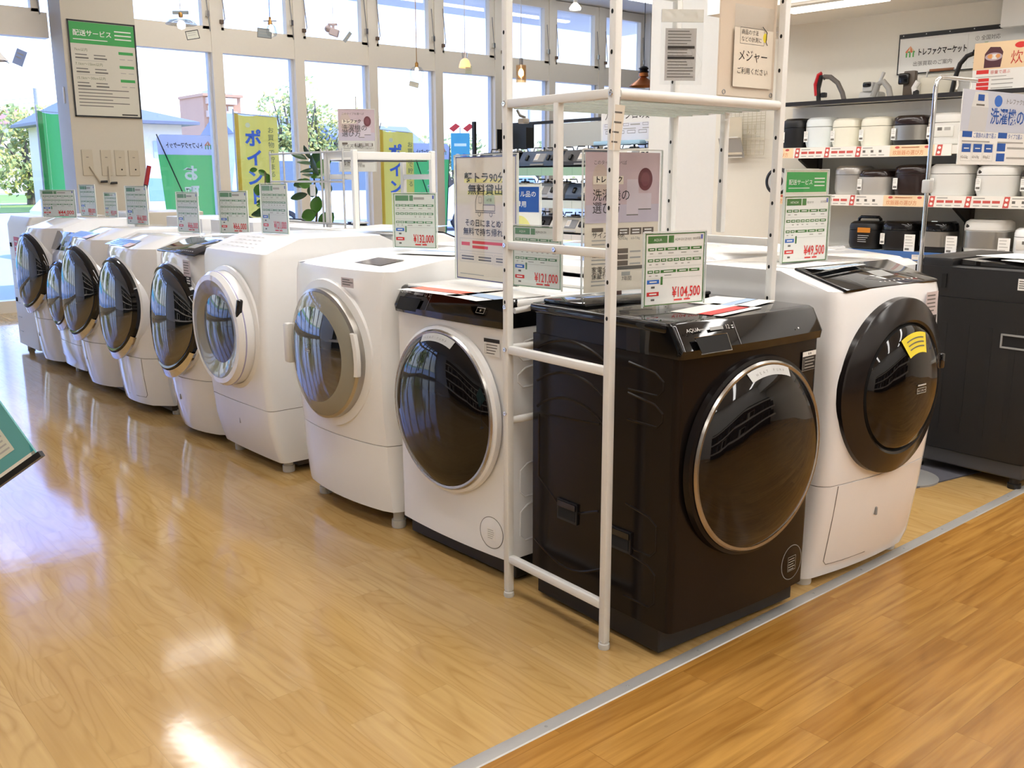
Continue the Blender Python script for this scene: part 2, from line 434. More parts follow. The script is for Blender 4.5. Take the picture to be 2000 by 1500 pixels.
q = MB(); q.box(-0.45, 0.55, 0, 0.9, 0.0005, 0.006, mat('grey_floor_mat', S(92, 92, 100), 0.7)); tag(put(q.build('floor_mat'), (3.85, 1.845, 0), R(-10)), 'dark grey floor mat showing beside the tall black top loader', 'mat')
# ================================================================== WASHERS
# local frame: front at y = 0 facing -y, x to the viewer's right, z up
def ring(w, yf, yb, c, b, z, nf=9, na=4, sc=0.02):
    pts = [(-w / 2, yb, z)]
    xe = w / 2 - c
    fy = lambda x: yf + b * (x / xe) ** 2 if xe > 0 else yf
    ye = yf + b
    for k in range(na + 1):
        a = PI - (PI / 2) * k / na
        pts.append((-xe + c * math.cos(a), ye + c - c * math.sin(a), z))
    for k in range(1, nf):
        x = -xe + 2 * xe * k / nf
        pts.append((x, fy(x), z))
    for k in range(na + 1):
        a = PI / 2 - (PI / 2) * k / na
        pts.append((xe + c * math.cos(a), ye + c - c * math.sin(a), z))
    pts.append((w / 2, yb, z))
    return pts
def shell(mb, w, prof, m, yb, c=0.05, b=0.02, inset=0.006, na=4):
    """prof: list of (z, front y[, back y][, chamfer])"""
    rings = []
    for p in prof:
        z, yf = p[0], p[1]; y2 = p[2] if len(p) > 2 and p[2] is not None else yb; cc = p[3] if len(p) > 3 else c
        rings.append(ring(w, yf, y2, cc, b, z, na=na))
    z, yf = prof[-1][0], prof[-1][1]; y2 = prof[-1][2] if len(prof[-1]) > 2 and prof[-1][2] is not None else yb
    rings.append([(x * (1 - inset * 2 / w), y + (inset if y < (yf + y2) / 2 else -inset), zz + inset * 0.6) for x, y, zz in rings[-1]])
    mb.loft(rings, m)
def feet(t, w, d, y0, m=RUBBER, h=0.045, r=0.026, ix=0.055, name='foot'):
    for sx in (-1, 1):
        for yy in (y0 + 0.05, d - 0.07):
            q = MB(); q.lathe([(r, 0), (r * 1.06, 0.004), (r * 1.06, h * 0.6), (r * 0.8, h * 0.62), (r * 0.8, h + 0.02)], m, (sx * (w / 2 - ix), yy, 0), 20, axis='z'); q.build(name, t)
def slope_pt(a, b, t_):
    return (a[0] + (b[0] - a[0]) * t_, a[1] + (b[1] - a[1]) * t_)
def panel_M(p0, p1):
    """matrix of a sheet lying on the slope that runs from (y,z) p0 up to p1; sheet x right, up the slope, o outward"""
    d = Vector((0, p1[0] - p0[0], p1[1] - p0[1])).normalized(); x = Vector((1, 0, 0)); nrm = x.cross(d)      # outward
    M = Matrix.Identity(4)
    M.col[0][:3] = x; M.col[1][:3] = -nrm; M.col[2][:3] = d; M.col[3][:3] = (0, p0[0], p0[1])
    return M
def flyers(mb, M, items):
    for x, y, w, h, mt in items:
        pass

# ---- round-door brand A: square body, dark slanted fascia, full dark dome (the black one and the white one)
def square_drum(name, label, loc, rz, bodym, topm, group, dome, white):
    w, d, H = 0.60, 0.60, 0.935
    t = thing(name, label, 'washing machine', loc, rz, group)
    q = MB()
    shell(q, w, [(0.086, 0.0), (0.845, -0.004)], bodym, d, c=0.022, b=0.014, inset=0.001)
    if True:   # pressed ribs of the steel sides
        for sx in (-1, 1):
            X = sx * (w / 2 - 0.0012)
            for z0, z1, y0, y1 in ((0.74, 0.80, 0.06, 0.19), (0.655, 0.715, 0.06, 0.19), (0.14, 0.26, 0.07, 0.19), (0.29, 0.40, 0.07, 0.19)):
                rim = [(X, y1, z0), (X, y0 + 0.02, z0), (X, y0, z0 + 0.02), (X, y0, z1 - 0.02), (X, y0 + 0.03, z1), (X, y1, z1 + 0.015)]
                q.tube(rim, 0.004, bodym, 6)
            for z0, am, y0, y1 in ((0.70, 0.045, 0.28, 0.58), (0.62, 0.05, 0.28, 0.58), (0.80, 0.04, 0.28, 0.58)):
                q.tube([(X, y0 + (y1 - y0) * k / 10, z0 + am * math.sin(PI * k / 10) ** 0.8) for k in range(11)], 0.0045, bodym, 6)
            q.tube([(X, y0_, z_) for y0_, z_ in ((0.30, 0.62), (0.57, 0.60), (0.57, 0.40), (0.44, 0.31), (0.30, 0.36))], 0.0045, bodym, 6)
            q.tube([(X, 0.28 + 0.31 * k / 10, 0.19 - 0.05 * math.sin(PI * k / 10)) for k in range(11)], 0.0045, bodym, 6)
            q.tube([(X, 0.27, 0.10), (X, 0.26, 0.45), (X, 0.255, 0.83)], 0.005, bodym, 6)
    q.build('cabinet', t)
    q = MB(); q.rbox(-w / 2 + 0.004, w / 2 - 0.004, 0.052, d - 0.02, 0.014, 0.09, BLACKM, 0.004, 1); q.build('plinth', t)
    feet(t, w, d, 0.07, BLACKM if not white else BLACKM, 0.02, 0.022, 0.05)
    # top plate with an overhanging lip
    q = MB(); q.rbox(-w / 2 - 0.006, w / 2 + 0.006, 0.05, d + 0.015, 0.905, H, topm, 0.012, 3)
    q.box(-w / 2 + 0.004, w / 2 - 0.004, 0.03, d - 0.01, 0.84, 0.91, bodym)
    q.rbox(-w / 2 + 0.03, w / 2 - 0.03, 0.40, d - 0.01, H, H + 0.012, topm, 0.005, 2)
    q.build('top_plate', t)
    # fascia
    fm = BLACKG
    q = MB()
    q.loft([ring(w + 0.004, -0.010, 0.2, 0.018, 0.012, 0.846), ring(w + 0.004, -0.014, 0.2, 0.018, 0.012, 0.868), ring(w + 0.006, 0.020, 0.2, 0.018, 0.012, 0.928), ring(w - 0.004, 0.030, 0.2, 0.018, 0.012, 0.9345)], fm)
    fa = q.build('control_fascia', t)
    M = panel_M((-0.014, 0.868), (0.020, 0.928))
    q = MB(); q.M = M
    q.rect(-0.088, 0.000, 0.0015, 0.066, GREYP, 0.001)
    q.text('AQUA', -0.275, 0.052, 0.014, LGREY, 0.0016, sx=1.25)
    q.text('12', -0.125, 0.048, 0.017, LGREY, 0.0016)
    q.rect(-0.185, 0.049, 0.052, 0.009, GREYP, 0.001); q.rect(-0.10, 0.054, 0.008, 0.003, LGREY, 0.001); q.rect(-0.10, 0.048, 0.008, 0.003, LGREY, 0.001)
    q.rect(-0.235, 0.054, 0.03, 0.003, GREYP, 0.001)
    if not white:
        q.disc(0.17, 0.02, 0.0025, 0.0025, WHITE, 0.002)
    else:
        q.frame(0.17, 0.02, 0.04, 0.02, 0.002, LGREY, 0.001); q.disc(0.19, 0.03, 0.004, 0.004, LGREY, 0.001)
    q.build('fascia_marking', fa)
    q = MB(); q.M = M
    q.loft([[(-0.252, -0.003, -0.012), (-0.132, -0.003, -0.012), (-0.128, -0.003, 0.036), (-0.256, -0.003, 0.036)], [(-0.247, 0.0, -0.008), (-0.137, 0.0, -0.008), (-0.133, 0.0, 0.032), (-0.251, 0.0, 0.032)]], CHROME if not white else BLACKT, False, False)
    q.add([(-0.249, -0.0035, -0.010), (-0.134, -0.0035, -0.010), (-0.130, -0.0035, 0.034), (-0.253, -0.0035, 0.034)], [(0, 1, 2, 3)], DARK)
    q.build('drawer_pull', t)
    # door
    cz, R0 = 0.543, 0.268
    q = MB(); q.lathe([(R0 + 0.018, 0.000), (R0 + 0.014, 0.016), (R0 + 0.004, 0.020)], bodym, (0.005, 0, cz), 72, cap=False)
    q.lathe([(R0 + 0.004, 0.006), (R0 + 0.003, 0.024)], bodym, (0.005, 0, cz), 72, cap=False); q.lathe([(R0 + 0.003, 0.024), (R0 - 0.002, 0.030), (R0 - 0.010, 0.029)], CHAMP, (0.005, 0, cz), 72, cap=False)
    dr = q.build('door_ring', t)
    q = MB(); q.lathe([(R0 - 0.009, 0.028), (R0 - 0.03, 0.045), (R0 * 0.75, 0.062), (R0 * 0.5, 0.074), (R0 * 0.25, 0.080), (0.01, 0.082)], dome, (0.005, 0, cz), 80)
    dg = q.build('door_glass', t, angle=60)
    if True:
        q = MB()
        for k in range(8):
            a0 = R(90 + 24 - 5 - 5.0 * k); a1 = R(90 + 24 - 5 - 5.0 * (k + 1))
            r0, r1 = R0 - 0.032, R0 - 0.008; o0, o1 = 0.0475, 0.0315
            q.add([(0.005 + math.cos(a0) * r0, -o0, cz + math.sin(a0) * r0), (0.005 + math.cos(a1) * r0, -o0, cz + math.sin(a1) * r0), (0.005 + math.cos(a1) * r1, -o1, cz + math.sin(a1) * r1), (0.005 + math.cos(a0) * r1, -o1, cz + math.sin(a0) * r1)], [(0, 1, 2, 3)], LGREY)
        word = 'HEAT PUMP'
        for k, ch in enumerate(word):
            if ch == ' ': continue
            a = R(90 + 13.0 - 3.25 * k)
            rm = R0 - 0.023
            q.M = Matrix.Translation((0.005 + math.cos(a) * rm, -0.0405, cz + math.sin(a) * rm)) @ Matrix.Rotation(-(a - PI / 2), 4, 'Y') @ Matrix.Rotation(R(-34), 4, 'X')
            q.text(ch, 0, -0.003, 0.011, INKG, 0.004, 'C')
        q.build('door_label', dg)
    # filter cover, warning sticker
    q = MB(); fx, fz = 0.226, 0.165; q.M = Matrix.Translation((fx, 0.0092, fz)) @ Matrix.Rotation(R(4.7), 4, 'Z')
    q.lathe([(0.052, -0.002), (0.052, 0.0005), (0.049, 0.0012)], bodym, (0, 0, 0), 40)
    q.lathe([(0.0545, -0.001), (0.0545, 0.0008), (0.0525, 0.0008)], INKG if white else GREYP, (0, 0, 0), 48, cap=False)
    q.build('filter_cover', t)
    q = MB(); q.M = Matrix.Translation((fx - 0.002, 0.0076, fz - 0.004)) @ Matrix.Rotation(R(4.7), 4, 'Z')
    if white:
        q.rect(-0.018, -0.02, 0.04, 0.04, PAPER)
        q.lines(-0.014, 0.012, 0.03, 5, 0.007, 0.002, INKL, 0.001)
    else:
        q.frame(-0.02, -0.022, 0.042, 0.046, 0.0012, INKL); q.lines(-0.016, 0.014, 0.034, 5, 0.008, 0.0025, INKL, 0.001)
    q.build('filter_sticker', t)
    q = MB(); q.M = Matrix.Translation((0.206, 0.0005, 0.755)) @ Matrix.Rotation(R(5), 4, 'Z')
    if white:
        q.rect(0, 0, 0.07, 0.055, PAPER); q.rect(0, 0.043, 0.07, 0.012, INK, 0.001); q.lines(0.012, 0.034, 0.05, 4, 0.009, 0.003, INKG, 0.001)
        q.frame(0.004, 0.006, 0.008, 0.03, 0.001, INKG)
    else:
        q.rect(0, 0, 0.072, 0.056, BLACKM); q.rect(0, 0.042, 0.072, 0.014, PAPER, 0.001); q.lines(0.014, 0.034, 0.052, 4, 0.009, 0.003, INKL, 0.001)
        q.frame(0, 0, 0.072, 0.056, 0.001, INKL); q.frame(0.004, 0.006, 0.007, 0.03, 0.001, INKL)
        q.rect(0.03, 0.046, 0.004, 0.006, INK, 0.0015); q.rect(0.04, 0.046, 0.004, 0.006, INK, 0.0015)
    q.build('warning_sticker', t)
    # side handles
    for sx in (-1, 1):
        for yy, zz in ((0.43, 0.325), (0.205, 0.305)):
            q = MB(); X = sx * (w / 2 + 0.001)
            q.box(min(X, X + sx * 0.006), max(X, X + sx * 0.006), yy - 0.045, yy + 0.045, zz - 0.032, zz + 0.032, BLACKM)
            q.box(min(X + sx * 0.006, X + sx * 0.0075), max(X + sx * 0.006, X + sx * 0.0075), yy - 0.037, yy + 0.037, zz - 0.024, zz + 0.008, DARK)
            q.prism([(yy - 0.04, zz + 0.01), (yy + 0.04, zz + 0.01), (yy + 0.04, zz + 0.028), (yy - 0.04, zz + 0.028)], X + sx * 0.006 - 0.004, X + sx * 0.006 + 0.007, BLACKT)
            q.build('side_handle', t)
    return t
WROW = 'white drum washers in the long row'
bk = square_drum('drum_washer', 'glossy black front-loading drum washer with silver door ring, by the metal floor strip', (2.188, 1.517, 0), R(-3), BLACKB, BLACKT, None, GLASSD, False)
wa = square_drum('drum_washer', 'white square drum washer with black slanted fascia and large dark brown dome door', (1.88, 2.525, 0), R(-90), WHITE, WHITE, WROW, GLASSD, True)

# ---- leaning round-door washers with bulged front (sides narrow to a slanted chamfer)
def curved_drum(label, loc, rz, w=0.63, d=0.62, z_seam=0.33, z_front=0.95, H=1.0, y_top=0.20, bulge=0.03, c=0.07, door_r=0.27, door_z=0.65, tilt=0.05, kind='mirror',
                panel=None, mb_body=WGLOSS, lower_in=0.07, hump=None, group=WROW, name='drum_washer', foot_h=0.05, base_low=0.06, back=None, na=4):
    t = thing(name, label, 'washing machine', loc, rz, group)
    t['_shape'] = (w, c, bulge, z_seam, base_low, lower_in)
    q = MB()
    pr = [(z_seam + 0.002, 0.012), (z_seam + 0.12, 0.0), (door_z, -0.004), (z_front - 0.03, 0.012), (z_front, 0.026, None, c * 0.8), (H, y_top, None, c * 0.5)]
    if back:      # a top that slopes down again at the rear
        pr[-1] = (H, y_top, back[0], c * 0.5)
        pr[-2] = (z_front, 0.026, d if back[1] <= z_front else None, c * 0.8)
    shell(q, w, pr, mb_body, d, c=c, b=bulge, na=na)
    if hump:
        q.rbox(-w / 2 + 0.012, w / 2 - 0.012, hump[0], d, H - 0.03, hump[1], mb_body, 0.015, 3)
    q.build('cabinet', t)
    q = MB()
    shell(q, w - 0.002, [(base_low, 0.012 + lower_in), (base_low + 0.05, 0.012 + lower_in * 0.66), (z_seam - 0.10, 0.012 + lower_in * 0.2), (z_seam - 0.002, 0.012)], mb_body, d, c=c, b=bulge, inset=0.001, na=na)
    lp = q.build('lower_panel', t)
    q = MB(); q.M = Matrix.Translation((-0.01, 0.03, (z_seam + base_low) / 2 + 0.03)); q.rbox(-0.004, 0.004, -0.010, 0.015, -0.014, 0.014, GREYP, 0.002, 1); q.build('push_latch', lp)
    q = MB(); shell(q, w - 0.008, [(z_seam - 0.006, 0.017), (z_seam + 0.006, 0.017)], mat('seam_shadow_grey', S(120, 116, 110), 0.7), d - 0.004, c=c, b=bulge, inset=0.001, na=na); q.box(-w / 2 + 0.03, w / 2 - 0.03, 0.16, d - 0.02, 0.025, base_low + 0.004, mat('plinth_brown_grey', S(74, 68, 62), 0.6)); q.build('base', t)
    feet(t, w, d, 0.075 if na != 1 else 0.15, RUBBER, foot_h)
    # door
    bend = bulge / (w / 2 - c) ** 2 * 0.9; q = MB(); q.bend = bend; C = (0, 0.0, door_z)
    if kind == 'mirror':
        q.lathe([(door_r + 0.018, -0.045), (door_r + 0.016, 0.002), (door_r + 0.006, 0.008)], mb_body, C, 72, tilt, cap=False)
        q.lathe([(door_r + 0.006, 0.004), (door_r + 0.004, 0.026), (door_r - 0.010, 0.040), (door_r - 0.022, 0.036)], BLACKG, C, 72, tilt, cap=False)
        dr = q.build('door_ring', t)
        g = MB(); g.bend = bend; g.lathe([(door_r - 0.020, 0.036), (door_r - 0.030, 0.046), (door_r * 0.72, 0.061), (door_r * 0.45, 0.071), (door_r * 0.2, 0.0755), (0.01, 0.0765)], GLASSM, C, 80, tilt); g.build('door_glass', t, angle=60)
        # chrome lip under the door
        n = 26; q = MB(); q.bend = bend; rings = []
        for k in range(n + 1):
            a = R(215 + 110 * k / n); wdt = 0.010 + 0.026 * math.sin(PI * k / n)
            for_ = []
            for rr, oo in ((door_r + 0.001, 0.034), (door_r + 0.003 + wdt, 0.020), (door_r + 0.003 + wdt, 0.008)):
                p = Matrix.Rotation(tilt, 3, 'X') @ Vector((math.cos(a) * rr, -oo, math.sin(a) * rr)); for_.append(Vector(C) + p)
            rings.append(for_)
        q.loft(rings, CHROME, False, False, wrap=False); q.build('door_handle', t)
    elif kind == 'smoke':
        q.lathe([(door_r + 0.038, -0.012), (door_r + 0.034, 0.003), (door_r + 0.004, 0.006)], mb_body, C, 72, tilt, cap=False)
        q.lathe([(door_r + 0.004, 0.002), (door_r + 0.002, 0.030), (door_r - 0.008, 0.036)], STEEL, C, 72, tilt, cap=False)
        q.build('door_ring', t)
        g = MB(); g.bend = bend; g.lathe([(door_r - 0.006, 0.034), (door_r * 0.90, 0.046), (door_r * 0.74, 0.056)], SMOKE, C, 80, tilt, cap=False)
        g.lathe([(door_r * 0.74, 0.056), (door_r * 0.5, 0.066), (door_r * 0.25, 0.072), (0.01, 0.073)], GLASSM, C, 80, tilt); dg = g.build('door_glass', t, angle=60)
        s_ = MB(); s_.M = Matrix.Translation((-0.03, -0.074, door_z + 0.01)) @ Matrix.Rotation(tilt, 4, 'X'); s_.frame(0, 0, 0.036, 0.014, 0.0015, LGREY); s_.lines(0.004, 0.006, 0.028, 1, 0.01, 0.004, LGREY, 0.001, 0); s_.build('door_label', dg)
        h = MB(); h.loft([[(0.006 + door_r * math.cos(R(a)) + dx, -0.02 - dy, door_z + door_r * math.sin(R(a)) * 1.05) for dx, dy in ((-0.004, 0.012), (0.012, 0.022), (0.026, 0.016), (0.024, 0.0), (-0.004, 0.0))] for a in (24, 21, 10, 0, -8, -11)], WHITE2); h.build('door_handle', t)
        h = MB(); h.rbox(-door_r - 0.03, -door_r + 0.012, -0.038, -0.004, door_z - 0.07, door_z + 0.09, WHITE2, 0.01, 2); h.build('door_hinge', t)
    elif kind == 'porthole':
        q.lathe([(door_r + 0.024, -0.006), (door_r + 0.022, 0.004), (door_r + 0.004, 0.012)], mb_body, C, 72, tilt, cap=False)
        q.lathe([(door_r + 0.002, 0.000), (door_r + 0.002, 0.060), (door_r - 0.012, 0.078), (door_r - 0.035, 0.080)], WGLOSS, C, 72, tilt, cap=False)
        q.lathe([(door_r + 0.0035, 0.050), (door_r + 0.0035, 0.054), (door_r, 0.056)], mat('lilac_trim', S(168, 164, 200), 0.3), C, 72, tilt, cap=False)
        q.build('door_ring', t)
        g = MB(); g.bend = bend; g.lathe([(door_r - 0.034, 0.080), (door_r * 0.75, 0.074), (door_r * 0.60, 0.058)], SMOKE, C, 80, tilt, cap=False)
        g.lathe([(door_r * 0.60, 0.058), (door_r * 0.4, 0.068), (door_r * 0.2, 0.073), (0.01, 0.075)], NAVYG, C, 80, tilt); g.build('door_glass', t, angle=60)
        h = MB(); h.M = Matrix.Translation((door_r * 0.90, -0.070, door_z + 0.10)) @ Matrix.Rotation(R(18), 4, 'Y'); h.rbox(-0.008, 0.010, -0.006, 0.02, -0.055, 0.055, BLACKG, 0.005, 2); h.build('door_handle', t)
    elif kind == 'annulus':
        q.lathe([(door_r + 0.016, -0.012), (door_r + 0.015, 0.012), (door_r + 0.010, 0.017), (door_r - 0.052, 0.036), (door_r - 0.060, 0.032)], mat('black_ring_plastic', S(30, 25, 24), 0.2), C, 80, tilt, cap=False)
        q.lathe([(door_r - 0.060, 0.032), (door_r - 0.066, 0.022), (door_r - 0.070, 0.034)], DARK, C, 80, tilt, cap=False)
        q.build('door_ring', t)
        g = MB(); g.bend = bend; g.lathe([(door_r - 0.069, 0.034), (door_r - 0.085, 0.053), (door_r * 0.5, 0.070), (door_r * 0.25, 0.078), (0.01, 0.080)], GLASSD, C, 80, tilt); dg = g.build('door_glass', t, angle=60)
        s_ = MB(); s_.M = Matrix.Translation((0.0, -0.079, door_z)) @ Matrix.Rotation(tilt, 4, 'X')
        s_.frame(-0.01, -0.012, 0.052, 0.018, 0.0016, LGREY, 0.003); s_.text('BIG DRUM', 0.016, -0.007, 0.010, LGREY, 0.003, 'C'); s_.lines(-0.008, 0.012, 0.048, 1, 0.01, 0.005, LGREY, 0.003, 0)
        s_.build('door_label', dg)
        y_ = MB(); y_.M = Matrix.Translation((0, -0.004, 0)); pts = []
        for k in range(9):
            a = R(118 - 44 * k / 8)
            pts.append((a, door_r - 0.086, 0.0545, door_r - 0.148, 0.0735))
        vs = []
        for a, r1, o1, r0, o0 in pts:
            for rr, oo in ((r1, o1), (r0, o0)):
                p = Matrix.Rotation(tilt, 3, 'X') @ Vector((math.cos(a) * rr, -oo, math.sin(a) * rr)); vs.append(Vector(C) + p)
        y_.add(vs, [(2 * k, 2 * k + 2, 2 * k + 3, 2 * k + 1) for k in range(8)], YELLOW)
        for rr, oo in ((door_r - 0.100, 0.0605), (door_r - 0.113, 0.0645), (door_r - 0.126, 0.0685)):
            v2 = []
            for k in range(7):
                a = R(112 - 32 * k / 6)
                for dr_ in (0.0, 0.004):
                    p = Matrix.Rotation(tilt, 3, 'X') @ Vector((math.cos(a) * (rr - dr_), -oo - dr_ * 0.25, math.sin(a) * (rr - dr_))); v2.append(Vector(C) + p)
            y_.add(v2, [(2 * k, 2 * k + 2, 2 * k + 3, 2 * k + 1) for k in range(6)], INKG)
        y_.bend = bend; y_.build('yellow_sticker', dg)
        h = MB(); h.M = Matrix.Translation((door_r * 0.985, -0.012, door_z + 0.055)); h.rbox(-0.012, 0.016, 0.0, 0.03, -0.03, 0.022, BLACKG, 0.006, 2); h.build('door_handle', t)
    # slanted control panel
    p0, p1 = (0.026, z_front), (y_top, H)
    M = panel_M(p0, p1); Ls = math.hypot(p1[0] - p0[0], p1[1] - p0[1])
    if panel:
        q = MB(); q.M = M
        kd, x0, x1 = panel[0], -w / 2 * panel[1], w / 2 * panel[2]
        if kd == 'dark':
            q.rbox(x0, x1, -0.004, 0.006, 0.004, Ls + 0.02, BLACKG, 0.003, 2)
            q.rect(x0 + 0.22 * (x1 - x0), 0.01, 0.0012, Ls, GREYP, 0.0046)
            for k in range(9):
                q.rect(x0 + (0.42 + 0.05 * k) * (x1 - x0), 0.03, 0.010, 0.006, LGREY, 0.0046)
            q.rect(x0 + 0.52 * (x1 - x0), 0.07, 0.09, 0.05, GREYP, 0.0046)
        elif kd == 'screen':
            q.add([(0.02, -0.001, Ls * 0.42), (0.20, -0.001, Ls * 0.42), (0.20, -0.001, Ls * 0.88), (0.02, -0.001, Ls * 0.88)], [(0, 1, 2, 3)], mat('grey_touch_screen', S(98, 88, 84), 0.12))
            q.lathe([(0.001, 0.001), (0.012, 0.0012)], DARK, (-0.24, 0, 0.02), 20, cap=False)
            q.lines(0.23, Ls * 0.5, 0.03, 1, 0.01, 0.002, INKL, 0.001)
        elif kd == 'printed':
            for r_ in range(4):
                for k in range(7 - r_):
                    q.rect(-0.2 + k * 0.05 + 0.02 * r_, 0.05 + r_ * 0.035, 0.02 + 0.012 * random.random(), 0.004, INKL, 0.0012)
        elif kd == 'tape':      # blue and clear protection tape over the panel
            q.rect(-0.25, 0.02, 0.36, 0.09, mat('pale_blue_film', S(150, 180, 222), 0.15), 0.001)
            q.lines(-0.2, 0.09, 0.3, 4, 0.018, 0.006, BLUE, 0.0016)
            q.rect(0.03, 0.02, 0.10, 0.05, mat('orange_print', S(226, 190, 150), 0.3), 0.0018)
        q.build('control_panel', t)
    return t
def seam_groove(t, x):
    w, c, b, zs, low, li = t['_shape']
    xe = w / 2 - c
    def fy(xx, z):
        k = [(low, 0.012 + li), (low + 0.05, 0.012 + li * 0.66), (zs - 0.10, 0.012 + li * 0.2), (zs, 0.012)]
        for (z0, y0), (z1, y1) in zip(k, k[1:]):
            if z <= z1: break
        return y0 + (y1 - y0) * (z - z0) / (z1 - z0) + b * (xx / xe) ** 2
    q = MB(); sg = 1 if x > 0 else -1
    pts = [(x, fy(x, z), z) for z in (zs - 0.003, zs - 0.06, zs - 0.12, low + 0.09, low + 0.06)] + [(x - sg * 0.015, fy(x - sg * 0.015, low + 0.045), low + 0.045), (x - sg * 0.10, fy(x - sg * 0.10, low + 0.042), low + 0.042), (x - sg * 0.22, fy(x - sg * 0.22, low + 0.042), low + 0.042)]
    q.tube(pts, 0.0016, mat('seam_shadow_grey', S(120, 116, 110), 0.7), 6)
    q.build('drawer_seam', [k for k in t.children if k.name.startswith('lower_panel')][0])
def sticker(t, x, y, z, w, h, dark=False, tilt=0.0):
    q = MB(); q.M = Matrix.Translation((x, y, z)) @ Matrix.Rotation(tilt, 4, 'X')
    if dark:
        q.rect(0, h * 0.35, w, h * 0.65, mat('mauve_label', S(212, 200, 200), 0.5)); q.lines(w * 0.08, h * 0.88, w * 0.85, 5, h * 0.105, h * 0.035, INKG, 0.0012)
        q.rect(w * 0.25, 0, w * 0.75, h * 0.35, INK); q.lines(w * 0.4, h * 0.26, w * 0.5, 3, h * 0.1, h * 0.05, PAPER, 0.0012)
    else:
        q.rect(0, 0, w, h, mat('mauve_label', S(212, 200, 200), 0.5)); q.lines(w * 0.1, h * 0.75, w * 0.85, 3, h * 0.25, h * 0.1, INKG, 0.0012)
    return q.build('care_sticker', t)

B = curved_drum('white drum washer with smoked grey porthole, dark window and small grey touch screen on top', (1.815, 3.19, 0), R(-90), w=0.655, d=0.62, z_seam=0.335, z_front=0.975, H=1.005,
                y_top=0.26, bulge=0.028, c=0.06, door_r=0.245, door_z=0.652, tilt=0.0, kind='smoke', panel=('screen', 0.9, 0.9), mb_body=WHITE, lower_in=0.02, hump=None, base_low=0.075, na=2)
sticker(B, 0.13, -0.001, 0.915, 0.085, 0.035)
C_ = curved_drum('boxy white drum washer with thick white porthole ring and printed sloping panel', (1.84, 4.085, 0), R(-90), w=0.60, d=0.76, z_seam=0.30, z_front=0.985, H=1.045, y_top=0.19,
                 bulge=0.006, c=0.03, door_r=0.255, door_z=0.645, tilt=0.02, kind='porthole', panel=('printed', 0.9, 0.9), mb_body=WHITE, lower_in=0.05, base_low=0.055, back=(0.62, 1.0))
D_ = curved_drum('white drum washer with glossy dark top panel and black-rimmed mirror door', (1.815, 4.72, 0), R(-90), w=0.63, d=0.62, z_seam=0.325, z_front=0.945, H=0.998, y_top=0.20,
                 bulge=0.05, c=0.08, door_r=0.262, door_z=0.625, tilt=-0.05, kind='mirror', panel=('dark', 0.62, 0.86), lower_in=0.05, base_low=0.045, na=1)
sticker(D_, 0.155, 0.020, 0.80, 0.085, 0.12, True)
E_ = curved_drum('white drum washer with blue protective film on its sloping top, chamfered sides', (1.815, 5.50, 0), R(-90), w=0.62, d=0.62, z_seam=0.33, z_front=0.93, H=0.99, y_top=0.20,
                 bulge=0.035, c=0.085, door_r=0.262, door_z=0.61, tilt=-0.05, kind='mirror', panel=('tape', 0.8, 0.8), lower_in=0.03, base_low=0.06, na=1)
F_ = curved_drum('white drum washer with bulging mirror door, second from the window end', (1.80, 6.14, 0), R(-90), w=0.62, d=0.62, z_seam=0.33, z_front=0.95, H=1.005, y_top=0.20,
                 bulge=0.05, c=0.09, door_r=0.265, door_z=0.64, tilt=-0.05, kind='mirror', panel=('tape', 0.8, 0.5), lower_in=0.04, base_low=0.06, na=1)
G_ = curved_drum('small compact white drum washer set back between two larger ones', (1.87, 6.72, 0), R(-90), w=0.48, d=0.55, z_seam=0.24, z_front=0.84, H=0.945, y_top=0.07,
                 bulge=0.01, c=0.04, door_r=0.205, door_z=0.565, tilt=-0.05, kind='mirror', panel=('dark', 0.9, 0.9), lower_in=0.02, base_low=0.07)
H_ = curved_drum('white drum washer with black mirror door nearest the window wall', (1.83, 7.27, 0), R(-90), w=0.62, d=0.64, z_seam=0.35, z_front=0.975, H=1.03, y_top=0.22,
                 bulge=0.05, c=0.10, door_r=0.255, door_z=0.68, tilt=-0.05, kind='mirror', panel=None, lower_in=0.04, base_low=0.05, na=1)
R2 = curved_drum('white drum washer with wide black door ring and yellow sticker beside the black washer', (2.888, 1.477, 0), R(-3), w=0.605, d=0.60, z_seam=0.355, z_front=0.965, H=1.015, y_top=0.20,
                 bulge=0.016, c=0.05, door_r=0.268, door_z=0.648, tilt=0.0, kind='annulus', panel=('dark', 0.86, 0.86), mb_body=WGLOSS, lower_in=0.055, base_low=0.03, group=None)
sticker(R2, 0.160, 0.009, 0.815, 0.072, 0.12, True).rotation_euler = (0, 0, 0)
for o_, x_ in ((R2, -0.235), (E_, 0.20)):
    seam_groove(o_, x_)

# ---- tall white appliance at the very end of the row, seen edge-on, with a red tag
t = thing('top_load_washer', 'pale top-loading washer with a red tag at the window end of the row', 'washing machine', (1.93, 7.90, 0), R(-90), None)
q = MB(); shell(q, 0.56, [(0.05, 0.0), (0.97, 0.0), (1.03, 0.03)], WHITE2, 0.56, c=0.03, b=0.0); q.build('cabinet', t)
feet(t, 0.56, 0.56, 0.02, RUBBER, 0.04)
q = MB()
for k in range(6): q.box(-0.20, -0.12, -0.004, 0.0, 0.15 + 0.11 * k, 0.156 + 0.11 * k, LGREY)
q.box(-0.22, -0.19, -0.006, 0.0, 0.80, 0.83, DARK); q.box(-0.22, -0.19, -0.006, 0.0, 0.38, 0.41, DARK); q.build('trim_marks', t)
q = MB(); q.M = Matrix.Translation((-0.03, -0.006, 0.62)); q.rect(-0.06, 0, 0.13, 0.26, RED); q.lines(-0.04, 0.22, 0.08, 5, 0.04, 0.012, PAPER, 0.0012); q.build('red_tag', t)

